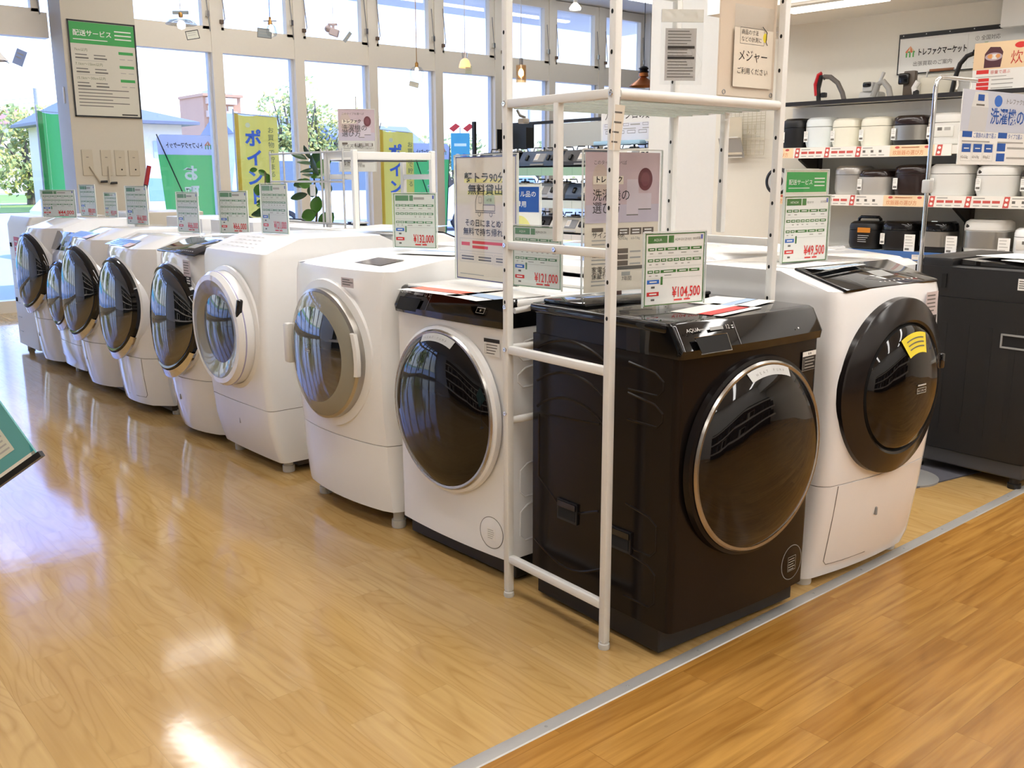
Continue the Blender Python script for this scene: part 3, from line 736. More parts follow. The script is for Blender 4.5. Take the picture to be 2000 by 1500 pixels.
# ---- top loaders
def top_loader(label, loc, rz, w, d, H, m, lidm, group=None, hump=0.05, handles=True, dark=False):
    t = thing('top_load_washer', label, 'washing machine', loc, rz, group)
    q = MB(); shell(q, w, [(0.115, 0.0), (H - 0.13, 0.0)], m, d, c=0.03, b=0.0, inset=0.001)
    if handles:
        for k in range(4):
            yy = 0.10 + 0.10 * k
            for sx in (-1, 1):
                q.box(min(sx * w / 2, sx * (w / 2 - 0.003)) - 0.001, max(sx * w / 2, sx * (w / 2 - 0.003)) + 0.001, yy - 0.012, yy + 0.012, 0.2, H - 0.24, m)
    q.build('cabinet', t)
    q = MB(); shell(q, w - 0.004, [(H - 0.128, 0.002), (H - 0.02, 0.010), (H, 0.05)], m, d, c=0.03, b=0.0, inset=0.01)
    q.rbox(-w / 2 + 0.004, w / 2 - 0.004, d - 0.17, d, H - 0.06, H + hump, m, 0.015, 2); q.build('top_frame', t)
    q = MB(); q.prism([(0.07, H + 0.004), (0.10, H + 0.016), (d - 0.18, H + hump * 0.8), (d - 0.18, H + 0.004)], -w / 2 + 0.05, w / 2 - 0.05, lidm); q.build('lid', t)
    q = MB(); q.rbox(-w / 2 + 0.012, w / 2 - 0.012, 0.012, d - 0.02, 0.045, 0.115, mat('dark_grey_skirt', S(62, 62, 65), 0.5) if dark else GREYP, 0.006, 1); q.build('base', t)
    feet(t, w, d, 0.0, BLACKM if dark else RUBBER, 0.035, 0.026, 0.04)
    if dark:
        for sx in (-1, 1):
            q = MB(); X = sx * w / 2
            a, b_ = (X - 0.008, X + 0.001) if sx < 0 else (X - 0.001, X + 0.008)
            q.box(a, b_, 0.03, 0.15, 0.60, 0.607, GREYP); q.box(a, b_, 0.03, 0.15, 0.653, 0.66, GREYP); q.box(a, b_, 0.03, 0.037, 0.60, 0.66, GREYP); q.box(a, b_, 0.143, 0.15, 0.60, 0.66, GREYP)
            q.box(X - 0.003, X + 0.003, 0.037, 0.143, 0.607, 0.653, DARK); q.build('side_handle', t)
        q = MB(); X = -w / 2 - 0.002; q.box(X, X + 0.002, 0.055, 0.105, H - 0.075, H - 0.028, PAPER)
        for k in range(4): q.box(X - 0.0006, X, 0.060, 0.100, H - 0.040 - 0.009 * k, H - 0.036 - 0.009 * k, INKG)
        q.build('rating_sticker', t)
        q = MB(); q.box(-w / 2 - 0.004, -w / 2 + 0.004, d - 0.15, d - 0.13, H - 0.09, H - 0.03, DARK); q.build('hose_clip', t)
    return t
R3 = top_loader('tall black top-loading washer beside the white washer with the black door ring', (4.425, 1.51, 0), R(-3), 0.57, 0.56, 0.92, BLACKM, BLACKT, None, 0.04, True, True)
TG = 'plastic-wrapped white top loaders'
top_loader('white top-loading washer behind the drum washer with the yellow sticker', (3.45, 2.35, 0), R(-3), 0.60, 0.60, 0.965, WGLOSS, WGLOSS, TG, 0.05, False)
top_loader('white top-loading washer behind the tall black top loader', (4.35, 2.30, 0), R(-3), 0.60, 0.60, 0.90, WGLOSS, WGLOSS, TG, 0.05, False)
top_loader('white top-loading washer in the second row by the white info holder', (3.09, 2.75, 0), R(90), 0.58, 0.58, 0.955, WHITE, WGLOSS, TG, 0.03, False)
# second row, backs to the first
for lab, y, H, z_f in (('white drum washer facing away behind the smoked porthole washer', 3.40, 1.0, 0.95), ('white drum washer facing away behind the boxy washer', 4.30, 1.02, 0.96),
                       ('white drum washer facing away behind the dark-panelled washer', 5.05, 1.03, 0.95), ('white drum washer facing away behind the filmed washer', 5.80, 1.04, 0.96), ('white drum washer facing away near the window end', 6.55, 1.04, 0.96)):
    curved_drum(lab, (3.24, y, 0), R(90), w=0.61, d=0.58, z_front=z_f, H=H, y_top=0.2, kind='mirror', door_r=0.25, panel=('dark', 0.8, 0.8), group='white drum washers turned away in the second row', mb_body=WHITE)
t = thing('top_load_washer', 'beige-topped washer behind the row with two small screws along its rear edge', 'washing machine', (2.53, 7.38, 0), R(-90), None)
q = MB(); shell(q, 0.60, [(0.05, 0.0), (1.03, 0.0), (1.06, 0.01)], mat('beige_enamel', S(205, 196, 178), 0.35), 0.5, c=0.02, b=0.0); q.build('cabinet', t)
q = MB()
for x in (-0.12, 0.14): q.lathe([(0.008, 0.0), (0.006, 0.004)], DARK, (x, 0.0, 1.045), 10)
q.build('screw', t); feet(t, 0.6, 0.5, 0.02, RUBBER, 0.04)
# ================================================================== WHITE STEEL RACK over the black washer
t = thing('washer_rack', 'white perforated steel rack standing over the black washer', 'rack', (1.826, 1.726, 0), R(-3))
RX, RD = 0.69, 0.44
def post(x, y, z0, z1, s=0.024, foot=True, holes=True, name='post'):
    q = MB(); q.rbox(x - s / 2, x + s / 2, y - s / 2, y + s / 2, z0, z1, RACKW, 0.004, 2)
    if holes:
        z = z0 + 0.16
        while z < z1 - 0.05:
            if z > 0.9:
                q.add([(x - s / 2 - 0.0006, y + math.cos(2 * PI * k / 10) * 0.0042, z + math.sin(2 * PI * k / 10) * 0.006) for k in range(10)], [tuple(range(10))], DARK)
            z += 0.095
    o = q.build(name, t)
    if foot:
        q = MB(); q.lathe([(0.0155, 0), (0.017, 0.006), (0.016, 0.016), (0.0135, 0.018), (0.0135, 0.024)], RUBBER, (x, y, 0), 20, axis='z'); q.build('foot_cap', t)
post(0, 0, 0.02, 2.02); post(0, RD, 0.02, 2.02); post(RX, 0.02, 0.02, 2.02); post(RX, RD, 0.02, 2.02)
post(0, 0.215, 1.13, 1.50, 0.022, False); post(RX, 0.225, 1.13, 1.50, 0.022, False)
for x, y0 in ((0, 0.0), (RX, 0.02)):
    for z in (1.507, 1.108, 0.797, 0.13):
        if x > 0 and z < 1.0: continue
        q = MB(); q.rbox(x - 0.011, x + 0.011, y0 + 0.012, RD - 0.012, z - 0.012, z + 0.012, RACKW, 0.003, 2); q.build('side_rail', t)
q = MB(); q.tube([(0.012, 0, 1.507), (RX - 0.012, 0.02, 1.507)], 0.0135, RACKW, 16); q.build('front_tube', t)
for z in (1.507, 0.80, 0.575):
    q = MB(); q.tube([(0.0, RD, z), (RX, RD, z)], 0.0115, RACKW, 14); q.build('back_tube', t)
q = MB(); q.tube([(0.02, RD - 0.005, 0.912), (0.40, RD - 0.03, 0.945)], 0.009, mat('grey_rod', S(200, 200, 198), 0.35), 14); rod = q.build('support_rod', t)
q = MB(); q.rbox(0.392, 0.425, RD - 0.047, RD - 0.017, 0.93, 0.96, mat('brown_cap', S(122, 84, 74), 0.5), 0.005, 2); q.build('end_cap', rod)
for z in (1.500, 1.86):      # wire shelves
    q = MB()
    WGR = mat('shelf_wire', S(205, 214, 206), 0.35, metal=0.3)
    for k in range(26):
        x = 0.012 + (RX - 0.024) * k / 25
        q.box(x - 0.002, x + 0.002, 0.01, RD - 0.01, z - 0.002, z + 0.002, WGR)
    for k in range(7):
        y = 0.02 + (RD - 0.04) * k / 6
        q.box(0.01, RX - 0.01, y - 0.002, y + 0.002, z - 0.0075, z - 0.0025, WGR)
    q.build('wire_shelf', t)
for z in (1.86,):
    for y in (0.0, RD):
        q = MB(); q.tube([(0.012, y, z), (RX - 0.012, y + (0.02 if y == 0 else 0), z)], 0.009, RACKW, 12); q.build('shelf_tube', t)
for y, z in ((0.0, 1.507), (RD, 1.507), (0.215, 1.108), (RD, 1.108), (RD, 0.797), (RD, 0.60), (RD, 0.925)):
    q = MB(); q.M = Matrix.Translation((-0.0125, y, z)) @ Matrix.Rotation(R(-90), 4, 'Z')
    q.lathe([(0.007, 0.0), (0.006, 0.003), (0.003, 0.003), (0.0028, 0.0012)], CHROME, (0, 0, 0), 14)
    q.build('bolt', t)
q = MB(); q.tube([(0.02, RD - 0.02, 1.49), (0.022, RD - 0.03, 1.475), (0.03, RD - 0.045, 1.468)], 0.004, GREYP, 6); q.rbox(0.012, 0.035, RD - 0.06, RD - 0.03, 1.452, 1.466, LGREY, 0.003, 1); q.build('shelf_hook', t)

def board(name, label, cat, loc, rz, w, h, draw, m=PAPER, thick=0.003, lean=0.0, group=None, clear=0.0, foot=True):
    """an upright printed sheet, bottom left at local (-w/2, 0), in a clear stand when clear > 0"""
    t = thing(name, label, cat, loc, rz, group)
    q = MB(); q.M = Matrix.Rotation(lean, 4, 'X') @ Matrix.Translation((-w / 2, 0, 0.004 if clear else 0))
    q.box(0, w, 0, thick, 0, h, m)
    draw(q, w, h)
    q.build('printed_sheet', t)
    if clear:
        q = MB(); q.M = Matrix.Rotation(lean, 4, 'X')
        e = clear
        q.box(-w / 2 - e, w / 2 + e, -0.0042, -0.0032, 0, h + e + 0.004, CLEAR)
        q.box(-w / 2 - e, w / 2 + e, -0.0032, thick + 0.002, h + e, h + e + 0.003, WHITE2)
        for sx in (-1, 1):
            X = sx * (w / 2 + e); q.box(X - 0.0012, X + 0.0012, -0.003, thick + 0.001, 0, h + e, mat('acrylic_edge', S(222, 226, 218), 0.2))
        if foot:
            q.box(-w / 2 - e, w / 2 + e, -0.004, 0.085, -0.0005, 0.0025, CLEAR)
        q.build('clear_stand', t)
    return t
def price_draw(price, brand='', model='', year='', backlit=False, simple=False):
    def d(q, w, h):
        G = GREENH if not backlit else mat('backlit_green_ink', S(104, 150, 112), 0.5)  # paler green: window light behind the card is put into the ink colour
        u = w / 0.20; v = h / 0.21
        q.frame(0, 0, w, h, 0.0028, G)
        q.rect(0.008 * u, 0.182 * v, 0.064 * u, 0.021 * v, G); q.rect(0.076 * u, 0.182 * v, 0.018 * u, 0.021 * v, G)
        if brand: q.text(brand, 0.04 * u, 0.188 * v, 0.010, PAPER, 0.0014, 'C')
        if model: q.text(model, 0.097 * u, 0.188 * v, 0.0095, INKG, 0.0014, 'L', sx=0.8)
        else: q.rect(0.097 * u, 0.187 * v, 0.05 * u, 0.009 * v, INKL)
        if year: q.text(year, 0.158 * u, 0.189 * v, 0.009, INKG, 0.0014, 'L', sx=0.8)
        q.rect(0.186 * u, 0.190 * v, 0.007 * u, 0.013 * v, mat('violet_tab', S(90, 104, 190), 0.5), 0.001)
        for y, cols in ((0.160, (0.024, 0.026, 0.040, 0.040, 0.038)), (0.128, (0.018, 0.018, 0.018, 0.018, 0.018, 0.018, 0.018, 0.030)), (0.095, (0.018, 0.018, 0.052, 0.038, 0.036))):
            x = 0.009
            for c in cols:
                q.rect(x * u, y * v, c * u, 0.0085 * v, G)
                q.rect((x + 0.2 * c) * u, (y + 0.0028) * v, 0.6 * c * u, 0.003 * v, PAPER, 0.0011)
                if random.random() < 0.7: q.rect((x + 0.25 * c) * u, (y - 0.009) * v, 0.45 * c * u, 0.003 * v, INKL)
                x += c + 0.0035
            q.rect(0.008 * u, (y - 0.016) * v, 0.184 * u, 0.0006, INKL)
        q.rect(0.008 * u, 0.064 * v, 0.040 * u, 0.012 * v, BLUE); q.rect(0.016 * u, 0.068 * v, 0.024 * u, 0.004 * v, PAPER, 0.0011)
        q.rect(0.008 * u, 0.028 * v, 0.040 * u, 0.012 * v, RED); q.rect(0.016 * u, 0.032 * v, 0.024 * u, 0.004 * v, PAPER, 0.0011)
        q.rect(0.022 * u, 0.051 * v, 0.012 * u, 0.006 * v, INKG); q.rect(0.022 * u, 0.014 * v, 0.012 * u, 0.006 * v, INKG)
        q.rect(0.053 * u, 0.060 * v, 0.007 * u, 0.024 * v, G)
        q.text(price, 0.190 * u, 0.021 * v, 0.043 * v, RED, 0.0014, 'R', sx=(0.60 if len(price) > 7 else 0.68) * u / v, bold=0.014)
        q.rect(0.10 * u, 0.010 * v, 0.028 * u, 0.005 * v, RED); q.rect(0.134 * u, 0.010 * v, 0.022 * u, 0.005 * v, RED)
    return d
PG = 'price cards standing on the washers'
def card(label, price, loc, rz, w=0.20, h=0.21, brand='', model='', year='', backlit=False, group=PG):
    return board('price_card', label, 'price card', loc, rz, w, h, price_draw(price, brand, model, year, backlit), PAPER if not backlit else mat('shaded_paper', S(226, 230, 222), 0.6), 0.002, 0.0, group, 0.006)
card('green-framed price card reading 104,500 yen on the black washer', '¥104,500', (2.10, 1.742, 0.949), R(-9), 0.215, 0.198, 'AQUA', 'AQW-DX12P-R(K)', '2023年製')
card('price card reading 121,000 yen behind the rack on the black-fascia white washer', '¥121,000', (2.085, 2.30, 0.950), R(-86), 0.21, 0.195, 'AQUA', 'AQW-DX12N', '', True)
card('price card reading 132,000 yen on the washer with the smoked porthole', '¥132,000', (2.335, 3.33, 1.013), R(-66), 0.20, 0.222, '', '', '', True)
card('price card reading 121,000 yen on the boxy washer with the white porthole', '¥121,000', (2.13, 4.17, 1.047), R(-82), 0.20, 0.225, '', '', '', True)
card('pale backlit price card reading 66,000 yen above the dark-panelled washer', '¥66,000', (2.32, 5.02, 1.005), R(-69), 0.20, 0.225, '', '', '', True)
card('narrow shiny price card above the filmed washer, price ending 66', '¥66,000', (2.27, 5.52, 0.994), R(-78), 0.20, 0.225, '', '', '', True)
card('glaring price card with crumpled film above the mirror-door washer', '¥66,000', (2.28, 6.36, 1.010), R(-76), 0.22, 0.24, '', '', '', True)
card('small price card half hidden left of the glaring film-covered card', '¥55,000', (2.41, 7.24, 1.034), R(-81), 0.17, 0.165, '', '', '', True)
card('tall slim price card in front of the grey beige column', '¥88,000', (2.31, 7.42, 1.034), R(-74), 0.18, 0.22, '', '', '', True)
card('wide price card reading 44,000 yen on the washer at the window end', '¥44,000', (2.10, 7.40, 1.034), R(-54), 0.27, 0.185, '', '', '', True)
card('green-framed price card reading 49,500 yen on the washer with the yellow sticker', '¥49,500', (2.862, 1.818, 1.02), R(-6), 0.225, 0.215, 'HITACHI', 'BD-SV110', '2021年製')

# tall info boards on the washers
def deliv(q, w, h):
    q.rect(0.004, h * 0.76, w - 0.008, h * 0.22, GREENB)
    q.text('配送サービス', w * 0.07, h * 0.845, w * 0.095, PAPER, 0.0014, bold=0.01); q.rect(w * 0.07, h * 0.80, w * 0.5, h * 0.008, PAPER, 0.0011)
    for k in range(3): q.rect(w * 0.68, h * (0.905 - 0.04 * k), w * 0.25, h * 0.012, PAPER, 0.0011)
    for k, s_ in enumerate(('7km以内', '7.1km～15km以内', '15.1km～30km以内')):
        y = h * (0.685 - 0.145 * k)
        q.text(s_, w * 0.07, y, w * 0.052, mat('olive_ink', S(112, 122, 84), 0.5), 0.0012)
        q.rect(w * 0.72, y - h * 0.012, w * 0.22, h * 0.030, GREENB)
        for j in range(2):
            q.rect(w * (0.08 + 0.27 * j), y - h * 0.042, w * 0.17, h * 0.010, INKG); q.rect(w * (0.08 + 0.27 * j), y - h * 0.078, w * 0.19, h * 0.015, INKG)
            q.rect(w * (0.73 + 0.12 * j), y - h * 0.065, w * 0.08, h * 0.008, INKL)
        q.rect(w * 0.08, y - h * 0.098, w * 0.42, h * 0.004, INKL)
    for k in range(6): q.rect(w * 0.08, h * (0.285 - 0.034 * k), w * (0.5 if k % 2 else 0.75), h * 0.009, INKG)
    q.rect(w * 0.7, h * 0.03, w * 0.24, h * 0.014, INK)
board('info_card', 'white delivery-service info card with green header behind the 49,500 yen card', 'info card', (2.925, 1.866, 1.02), R(-10), 0.20, 0.30, deliv, PAPERC, 0.002, 0, None, 0.005)
def truck(q, w, h):
    DIN = INK
    q.frame(0, 0, w, h, 0.004, mat('indigo_edge', S(80, 84, 140), 0.5)); q.rect(0, 0, w, 0.004, mat('indigo_edge', S(80, 84, 140), 0.5), 0.001)
    hi = mat('highlighter_yellow', S(240, 232, 150), 0.6)
    q.rect(0.05, h * 0.79, w - 0.09, 0.014, hi); q.rect(0.07, h * 0.695, w - 0.14, 0.014, hi)
    q.text('軽トラ90分', w / 2, h * 0.80, 0.037, DIN, 0.0014, 'C', sx=1.28, bold=0.012); q.text('無料貸出', w / 2, h * 0.705, 0.037, DIN, 0.0014, 'C', sx=1.35, bold=0.012)
    x, y = w * 0.34, h * 0.545
    for a, b_ in (((0, 0.01), (0.0, 0.04)), ((0, 0.04), (0.012, 0.068)), ((0.012, 0.068), (0.045, 0.068)), ((0.045, 0.068), (0.045, 0.01)), ((0.045, 0.03), (0.11, 0.03)), ((0.11, 0.03), (0.11, 0.01)), ((0.0, 0.01), (0.11, 0.01)), ((-0.002, 0.004), (0.112, 0.004))):
        dx, dy = b_[0] - a[0], b_[1] - a[1]; l = math.hypot(dx, dy); nx, ny = -dy / l * 0.0012, dx / l * 0.0012
        q.pgon([(x + a[0] - nx, y + a[1] - ny), (x + b_[0] - nx, y + b_[1] - ny), (x + b_[0] + nx, y + b_[1] + ny), (x + a[0] + nx, y + a[1] + ny)], INKG)
    q.pgon([(x + 0.05, y + 0.033), (x + 0.108, y + 0.033), (x + 0.108, y + 0.06), (x + 0.094, y + 0.066), (x + 0.084, y + 0.06), (x + 0.072, y + 0.066), (x + 0.062, y + 0.06), (x + 0.05, y + 0.064)], mat('sage_ink', S(190, 204, 180), 0.6))
    q.text('AT車', x + 0.079, y + 0.042, 0.013, INKG, 0.0014, 'C')
    q.frame(x + 0.018, y + 0.035, 0.018, 0.022, 0.0012, INKG)
    for c in (0.022, 0.088): q.disc(x + c, y - 0.002, 0.008, 0.008, INKG); q.disc(x + c, y - 0.002, 0.0055, 0.0055, PAPERC, 0.001)
    q.text('その日にまとめて！', w / 2 + 0.006, h * 0.445, 0.027, DIN, 0.0014, 'C', sx=1.1, bold=0.008); q.text('無料で持ち帰れる', w / 2, h * 0.372, 0.028, DIN, 0.0014, 'C', sx=1.16, bold=0.008)
    q.frame(0.02, h * 0.235, w - 0.04, h * 0.105, 0.001, INKL)
    q.rect(0.03, h * 0.28, 0.05, 0.012, RED); q.rect(0.095, h * 0.298, w - 0.13, 0.010, RED); q.rect(0.095, h * 0.26, 0.09, 0.010, RED)
    for k in range(3):
        q.frame(0.02 + k * (w - 0.04) / 3, h * 0.145, (w - 0.06) / 3, h * 0.07, 0.0008, INKL); q.rect(0.03 + k * (w - 0.04) / 3, h * 0.185, (w - 0.12) / 3, 0.005, INKG); q.rect(0.03 + k * (w - 0.04) / 3, h * 0.163, (w - 0.12) / 3, 0.005, INKG)
    q.rect(0.02, h * 0.04, 0.14, 0.003, INKL)
board('info_board', 'cream loan-truck notice with a small truck drawing on the black-fascia white washer', 'sign', (2.118, 2.60, 0.945), R(-92), 0.34, 0.425, truck, PAPERC, 0.003, 0, None, 0.008)
def pink(q, w, h):
    ROSE = mat('rose_paper', S(206, 184, 190), 0.6); q.rect(0, h * 0.5, w, h * 0.5, ROSE); q.rect(0, h * 0.5, w, h * 0.13, mat('lavender_paper', S(200, 190, 204), 0.6), 0.0009)
    TN = mat('tan_badge', S(206, 186, 176), 0.6)
    q.text('このタイプを選べば', w * 0.10, h * 0.915, 0.014, INKG, 0.0014); q.disc(w * 0.19, h * 0.80, 0.03, 0.05, TN)
    q.rect(w * 0.10, h * 0.775, w * 0.40, h * 0.058, PAPERC, 0.001); q.text('トレファク', w * 0.12, h * 0.79, 0.021, INK, 0.0014, bold=0.03)
    q.text('洗濯機の', w * 0.09, h * 0.665, 0.038, INK, 0.0014, sx=0.95); q.text('選び方', w * 0.09, h * 0.575, 0.038, INK, 0.0014, sx=0.95)
    for x, y, ww, hh, c in ((0.55, 0.55, 0.16, 0.26, mat('pale_lilac', S(214, 202, 210), 0.5)), (0.71, 0.59, 0.18, 0.12, mat('pale_lilac', S(214, 202, 210), 0.5))):
        q.rect(w * x, h * y, w * ww, h * hh, c, 0.0011); q.rect(w * x, h * y, w * ww, 0.003, INKG, 0.0013)
    q.disc(w * 0.80, h * 0.81, w * 0.10, h * 0.082, mat('plum_ink', S(112, 58, 66), 0.5), 0.0013); q.disc(w * 0.80, h * 0.81, w * 0.06, h * 0.05, mat('plum_ink_light', S(128, 74, 82), 0.5), 0.0015)
    BR = mat('brown_chip', S(110, 98, 88), 0.6)
    q.rect(w * 0.09, h * 0.437, w * 0.15, 0.012, BR); q.text('サイズで選ぶ', w * 0.09, h * 0.395, 0.021, INK, 0.0014); q.lines(w * 0.09, h * 0.37, w * 0.24, 2, 0.012, 0.004, INKL)
    for k, s_ in enumerate(('4.2~5.5kg', '6.0~7.0kg', '8.0kg以上')):
        q.rect(w * (0.44 + 0.17 * k), h * 0.41, w * 0.155, h * 0.05, BR); q.rect(w * (0.465 + 0.17 * k), h * 0.44, w * 0.10, 0.004, PAPER, 0.0012); q.rect(w * (0.465 + 0.17 * k), h * 0.42, w * 0.10, 0.004, PAPER, 0.0012)
        q.text(s_, w * (0.45 + 0.17 * k), h * 0.375, 0.011, INKG, 0.0014, sx=0.8)
    q.text('性能で選ぶ', w * 0.09, h * 0.255, 0.021, INK, 0.0014); q.lines(w * 0.09, h * 0.23, w * 0.24, 2, 0.012, 0.004, INKL)
    for k in range(3): q.rect(w * 0.44, h * (0.275 - 0.045 * k), w * 0.145, 0.015, BR); q.rect(w * 0.61, h * (0.28 - 0.045 * k), w * 0.15, 0.005, INKL)
    q.text('家電全品', w * 0.09, h * 0.145, 0.021, INK, 0.0014); q.text('保証付き', w * 0.09, h * 0.10, 0.021, INK, 0.0014); q.lines(w * 0.09, h * 0.075, w * 0.24, 2, 0.012, 0.004, INKL)
    q.rect(w * 0.44, h * 0.155, w * 0.5, 0.011, INKG); q.rect(w * 0.5, h * 0.11, w * 0.12, 0.012, INKL); q.text('7年間', w * 0.5, h * 0.075, 0.016, INKG, 0.0014)
board('info_board', 'pink washer-guide board in a clear holder standing at the rear of the black washer', 'sign', (2.215, 2.05, 0.952), R(-9), 0.285, 0.42, pink, PAPERC, 0.003, 0, None, 0.010)
def recycle(q, w, h):
    q.rect(0.006, h * 0.45, w - 0.012, h * 0.5, NAVY); q.text('リサイクル品の', w * 0.9, h * 0.76, w * 0.13, PAPER, 0.0014, 'R', bold=0.01); q.text('費用', w * 0.42, h * 0.56, w * 0.13, PAPER, 0.0014, bold=0.01)
    q.pgon([(w * 0.5 + math.cos(PI * k / 16) * w * 0.3, h * 0.02 + math.sin(PI * k / 16) * h * 0.36) for k in range(17)], mat('pale_yellow_ink', S(238, 234, 150), 0.6)); q.rect(w * 0.32, h * 0.10, w * 0.36, 0.012, INK)
board('info_card', 'blue and white recycling-fee card seen between the rack posts', 'info card', (2.86, 3.27, 1.05), R(-75), 0.22, 0.22, recycle, PAPER, 0.002, 0, None, 0.005)
# ------------------------------------------------------------------ flyers lying on the tops
def flyer(label, loc, rz, w, h, cols, group='flyers lying on the washer tops'):
    q = MB(); q.box(-w / 2, w / 2, -h / 2, h / 2, 0, 0.0012, PAPER)
    q.M = Matrix.Translation((-w / 2, -h / 2, 0.0012)) @ Matrix.Rotation(R(-90), 4, 'X')
    y = 0
    for c, f in cols:
        q.add([(0.004, -0.0004, -(y + 0.003)), (w - 0.004, -0.0004, -(y + 0.003)), (w - 0.004, -0.0004, -(y + f * h - 0.003)), (0.004, -0.0004, -(y + f * h - 0.003))], [(0, 1, 2, 3)], c)
        y += f * h
    return tag(put(q.build('flyer'), loc, rz), label, 'flyer', group)
PB = mat('pale_blue_print', S(170, 196, 226), 0.5); PO = mat('orange_red_print', S(226, 112, 86), 0.5)
flyer('white flyer with orange-red band beside the loan-truck notice', (1.99, 2.55, 0.9365), R(-85), 0.30, 0.12, ((PO, 0.55), (PAPER, 0.45)))
flyer('pale blue flyer on the front edge of the black-fascia white washer', (2.0, 2.33, 0.9365), R(-96), 0.20, 0.13, ((PB, 0.5), (PAPER, 0.5)))
flyer('red and blue flyer at the foot of the 104,500 yen card', (2.19, 1.70, 0.936), R(8), 0.24, 0.08, ((RED, 0.6), (PAPER, 0.4)))
flyer('white and pale blue flyer on the black washer beside the rack post', (2.36, 1.79, 0.936), R(12), 0.20, 0.10, ((PB, 0.4), (PAPER, 0.6)))
flyer('pale flyer under the 49,500 yen card', (2.80, 1.76, 1.0195), R(4), 0.28, 0.09, ((PAPER, 0.5), (PB, 0.3), (PAPER, 0.2)))
flyer('white flyer with red block on the tall black top loader', (4.46, 1.78, 0.959), R(-14), 0.26, 0.19, ((PAPER, 0.35), (PO, 0.4), (PAPER, 0.25)))
flyer('pale blue flyer with cards on the tall black top loader', (4.33, 1.66, 0.953), R(-25), 0.20, 0.12, ((PB, 0.7), (PAPER, 0.3)))
for i, (x, y, z, a, w, h, cl, lb) in enumerate(((2.62, 4.2, 1.052, 20, 0.3, 0.2, ((PAPER, 0.5), (PB, 0.5)), 'white and pale blue flyer behind the 121,000 yen card'), (2.45, 3.15, 1.013, -70, 0.28, 0.2, ((PB, 0.3), (PAPER, 0.7)), 'pale flyer under the 132,000 yen card'),
     (3.0, 3.5, 1.012, 12, 0.3, 0.22, ((PAPER, 0.6), (YELLOW, 0.12), (PAPER, 0.28)), 'white flyer with a thin yellow band in the second row'), (2.9, 4.4, 1.05, 30, 0.3, 0.22, ((PB, 0.3), (PAPER, 0.4), (PB, 0.3)), 'flyer with two pale blue bands on the turned-away washer'),
     (3.45, 2.4, 1.017, -20, 0.3, 0.2, ((PAPER, 1.0),), 'crumpled plain white sheet on the wrapped top loader'))):
    flyer(lb, (x, y, z), R(a), w, h, cl)

# ------------------------------------------------------------------ things hung on the rack
q = MB(); q.rbox(-0.125, 0.125, 0, 0.006, 0, 0.46, mat('tan_board', S(222, 206, 186), 0.6), 0.003, 1)
for x in (-0.10, 0.11):
    q.tube([(x + math.cos(2 * PI * k / 14) * 0.006, -0.002, 0.012 + math.sin(2 * PI * k / 14) * 0.006) for k in range(15)], 0.0012, GREYP, 6)
tag(put(q.build('backing_board'), (2.392, 1.742, 1.525), R(-3)), 'plain tan backing board behind the front tube of the rack', 'board')
def measure(q, w, h):
    q.rect(0.0, 0.0, w, h * 0.72, PAPERC)
    q.frame(w * 0.14, h * 0.53, w * 0.62, h * 0.20, 0.0012, INKG)
    q.text('商品の寸法', w * 0.17, h * 0.65, 0.015, INK, 0.0014); q.text('などの計測に', w * 0.17, h * 0.565, 0.015, INK, 0.0014)
    q.disc(w * 0.78, h * 0.63, 0.009, 0.013, YELLOW, 0.001); q.tube([(w * 0.70, -0.002, h * 0.76), (w * 0.82, -0.002, h * 0.70), (w * 0.80, -0.002, h * 0.58), (w * 0.84, -0.002, h * 0.54)], 0.001, INK, 6)
    q.text('メジャー', w * 0.10, h * 0.33, 0.035, INK, 0.0014, sx=0.95); q.text('ご利用ください', w * 0.08, h * 0.17, 0.019, INK, 0.0014, sx=1.05)
board('measure_pouch', 'clear pouch with a cream measuring-tape notice hung on the tan board', 'pouch', (2.408, 1.735, 1.553), R(-3), 0.172, 0.222, measure, FILM, 0.001, 0, None, 0)
t = thing('manual_pouch', 'clear plastic pouch holding a grey leaflet under the upper wire shelf', 'pouch', (2.445, 2.03, 1.585), R(-36))
q = MB(); q.box(-0.066, 0.066, -0.003, 0.003, 0, 0.185, FILM)
for k in range(7):
    x = -0.05 + 0.016 * k; q.tube([(x, -0.004, 0.01 + 0.02 * (k % 3)), (x + 0.02, -0.005, 0.06), (x - 0.01, -0.004, 0.12)], 0.0005, FILM, 4)
q.build('clear_bag', t)
q = MB(); q.M = Matrix.Translation((-0.052, -0.001, 0.012)); q.box(0, 0.098, 0, 0.003, 0, 0.155, mat('grey_leaflet', S(216, 212, 212), 0.7))
q.lines(0.008, 0.145, 0.085, 16, 0.009, 0.0022, INKG); q.rect(0.008, 0.095, 0.085, 0.008, INK, 0.001); q.rect(0.008, 0.064, 0.085, 0.007, INK, 0.001); q.build('leaflet', t)
q = MB(); q.box(-0.066, 0.066, -0.0035, 0.0035, 0.185, 0.222, mat('pouch_header', S(238, 236, 230), 0.5)); q.disc(0.0, 0.205, 0.004, 0.004, PAPER, 0.004); q.build('header_strip', t)
q = MB(); q.tube([(0.0, 0, 0.205), (0.0, 0.002, 0.24), (-0.004, 0.004, 0.262), (0.004, 0.006, 0.272)], 0.0012, WHITE2, 6); q.build('hook', t)
q = MB(); q.M = Matrix.Rotation(R(6), 4, 'Y'); q.box(-0.014, 0.014, -0.001, 0.001, -0.11, 0, PAPERC); q.lines(-0.010, -0.02, 0.02, 4, 0.024, 0.004, INKG, 0.0015)
q.tube([(0, 0, 0), (0, 0.006, 0.02)], 0.0008, INKG, 5)
tag(put(q.build('hang_tag'), (1.8265, 1.708, 1.478), R(-40)), 'small cream paper tag hanging from the corner post of the rack', 'tag')

